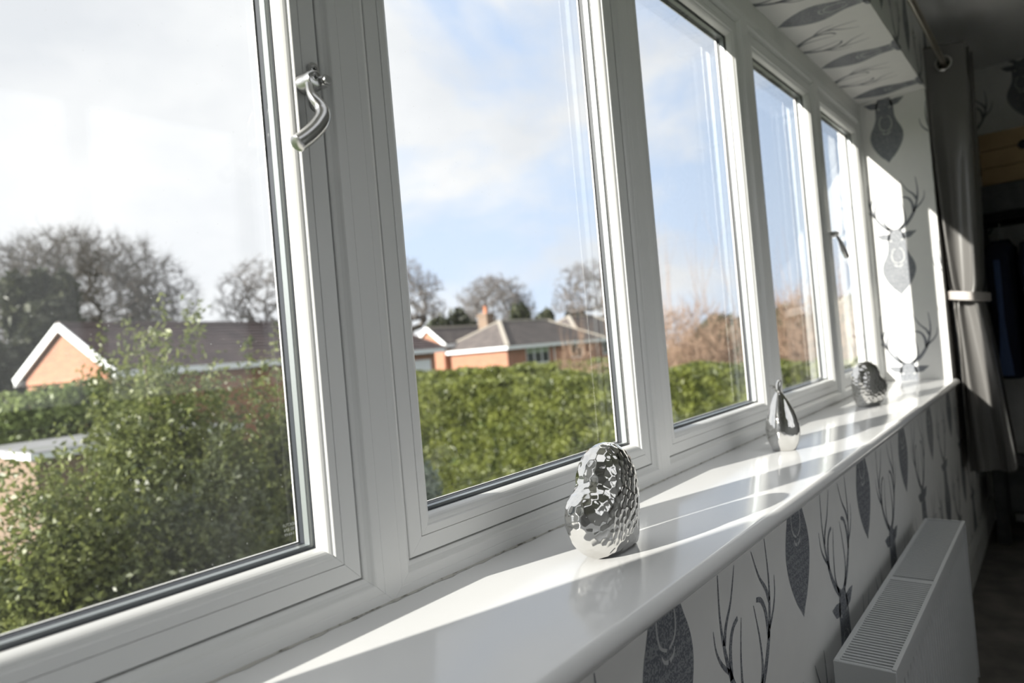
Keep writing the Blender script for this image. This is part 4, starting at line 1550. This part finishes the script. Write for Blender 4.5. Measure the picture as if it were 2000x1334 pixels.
p = at(398, 4.7); shrub('leafy_shrub', (p[0], p[1], Z(-1.58)), (1.0, .62, 1.84), 'big olive green bush outside the first casement', 'olive', 51, 52000, .023, 120, sprigs=280, stems=26)
p = at(272, 5.3); shrub('leafy_shrub', (p[0], p[1], Z(-1.42)), (.46, .42, 1.72), 'slim olive bush in front of the white gable', 'olive', 58, 18000, .023, 60, sprigs=110, stems=14)
p = at(300, 3.7); shrub('leafy_shrub', (p[0], p[1], Z(-1.75)), (.85, .5, 1.25), 'dark low bush below the garage, in the first casement', 'deep', 52, 50000, .022, 90, sprigs=20)
p = at(80, 3.3); shrub('leafy_shrub', (p[0], p[1], Z(-1.45)), (.62, .42, 1.10), 'yellowish low bush at the lower left of the first casement', 'olive', 53, 52000, .020, 120, sprigs=30)
p = at(575, 5.4); shrub('leafy_shrub', (p[0], p[1], Z(-1.6)), (.62, .6, 1.45), 'dark green dense bush against the first mullion', 'deep', 54, 36000, .028, 70, sprigs=10)
p = at(110, 18.6); shrub('leafy_shrub', (p[0], p[1], Z(-1.45)), (3.2, 1.1, 1.75), 'pale green bush behind the flat-roofed garage', 'palegreen', 55, 24000, .09, 50, sprigs=20)
p = at(858, 7.0); shrub('leafy_shrub', (p[0], p[1], Z(-2.25)), (.40, .4, .95), 'yellow flowering shrub at the foot of the second light', 'yellowleaf', 56, 7000, .04, 30)
p = at(815, 5.6); shrub('leafy_shrub', (p[0], p[1], Z(-1.75)), (.26, .26, .95), 'grey green conifer just past the first mullion', 'greyleaf', 57, 8000, .032, 30)


def twig_bush(x, y, top, shoots_top, width, label, seed, n=1500, shoots=26):
    rs = np.random.RandomState(seed)
    b = np.array((x, y, GR))
    pts = dome(n, rs, (x, y, top - (top - GR) * .52), width / 2, (top - GR) * .52, low=-.7, shell=.15)
    S = skeleton(b, GR + (top - GR) * .18, pts, rs, .07, .0055, power=2.0)
    T = spray(S, rs, 4, .42, .0048, up=.8)
    W = []
    for i in range(shoots):
        q = pts[rs.randint(len(pts))]
        q = np.array((q[0], q[1], max(q[2], top - .9)))
        L = (shoots_top - q[2]) * rs.uniform(.45, 1.0)
        d = np.array((rs.randn() * .16, rs.randn() * .16, 1.0))
        a = q
        for k in range(4):
            c = a + d * L / 4; d = d + np.array((rs.randn() * .07, rs.randn() * .07, 0))
            W.append(np.concatenate([a, c, [.0075 * (1 - k * .2), .0075 * (.8 - k * .2), 0]])); a = c
    t = empty('twiggy_bush', tuple(b))
    tag(t, label, 'bush', 'tan twiggy bushes behind the hedge')
    for nm, A in (('stems', S), ('twigs', T), ('shoots', np.array(W))):
        V, F = seg_mesh(A)
        build(nm, V, F, 'redtwig', t)


twig_bush(14.9, 6.3, Z(1.05), Z(2.9), 4.2, 'tan leafless bush above the hedge in the third light', 61, 2300)
twig_bush(15.9, 3.75, Z(1.1), Z(2.4), 3.2, 'tan leafless bush seen through the fourth light', 62, 2000)
twig_bush(15.4, 9.6, Z(.55), Z(1.5), 1.5, 'thin tan shoots at the right edge of the second light', 63, 350, 14)
for px_, d_, h_, r_, lb in ((1420, 60, 1.0, 3.4, 'distant evergreen clump behind the bush in the third light'), (1560, 55, 1.2, 3.2, 'distant evergreen clump behind the bush in the fourth light'), (1690, 50, 2.0, 3.0, 'distant evergreen clump seen through the farthest casement')):
    evergreen(px_, d_, Z(h_), r_, lb, int(px_), n=7000, size=.4)
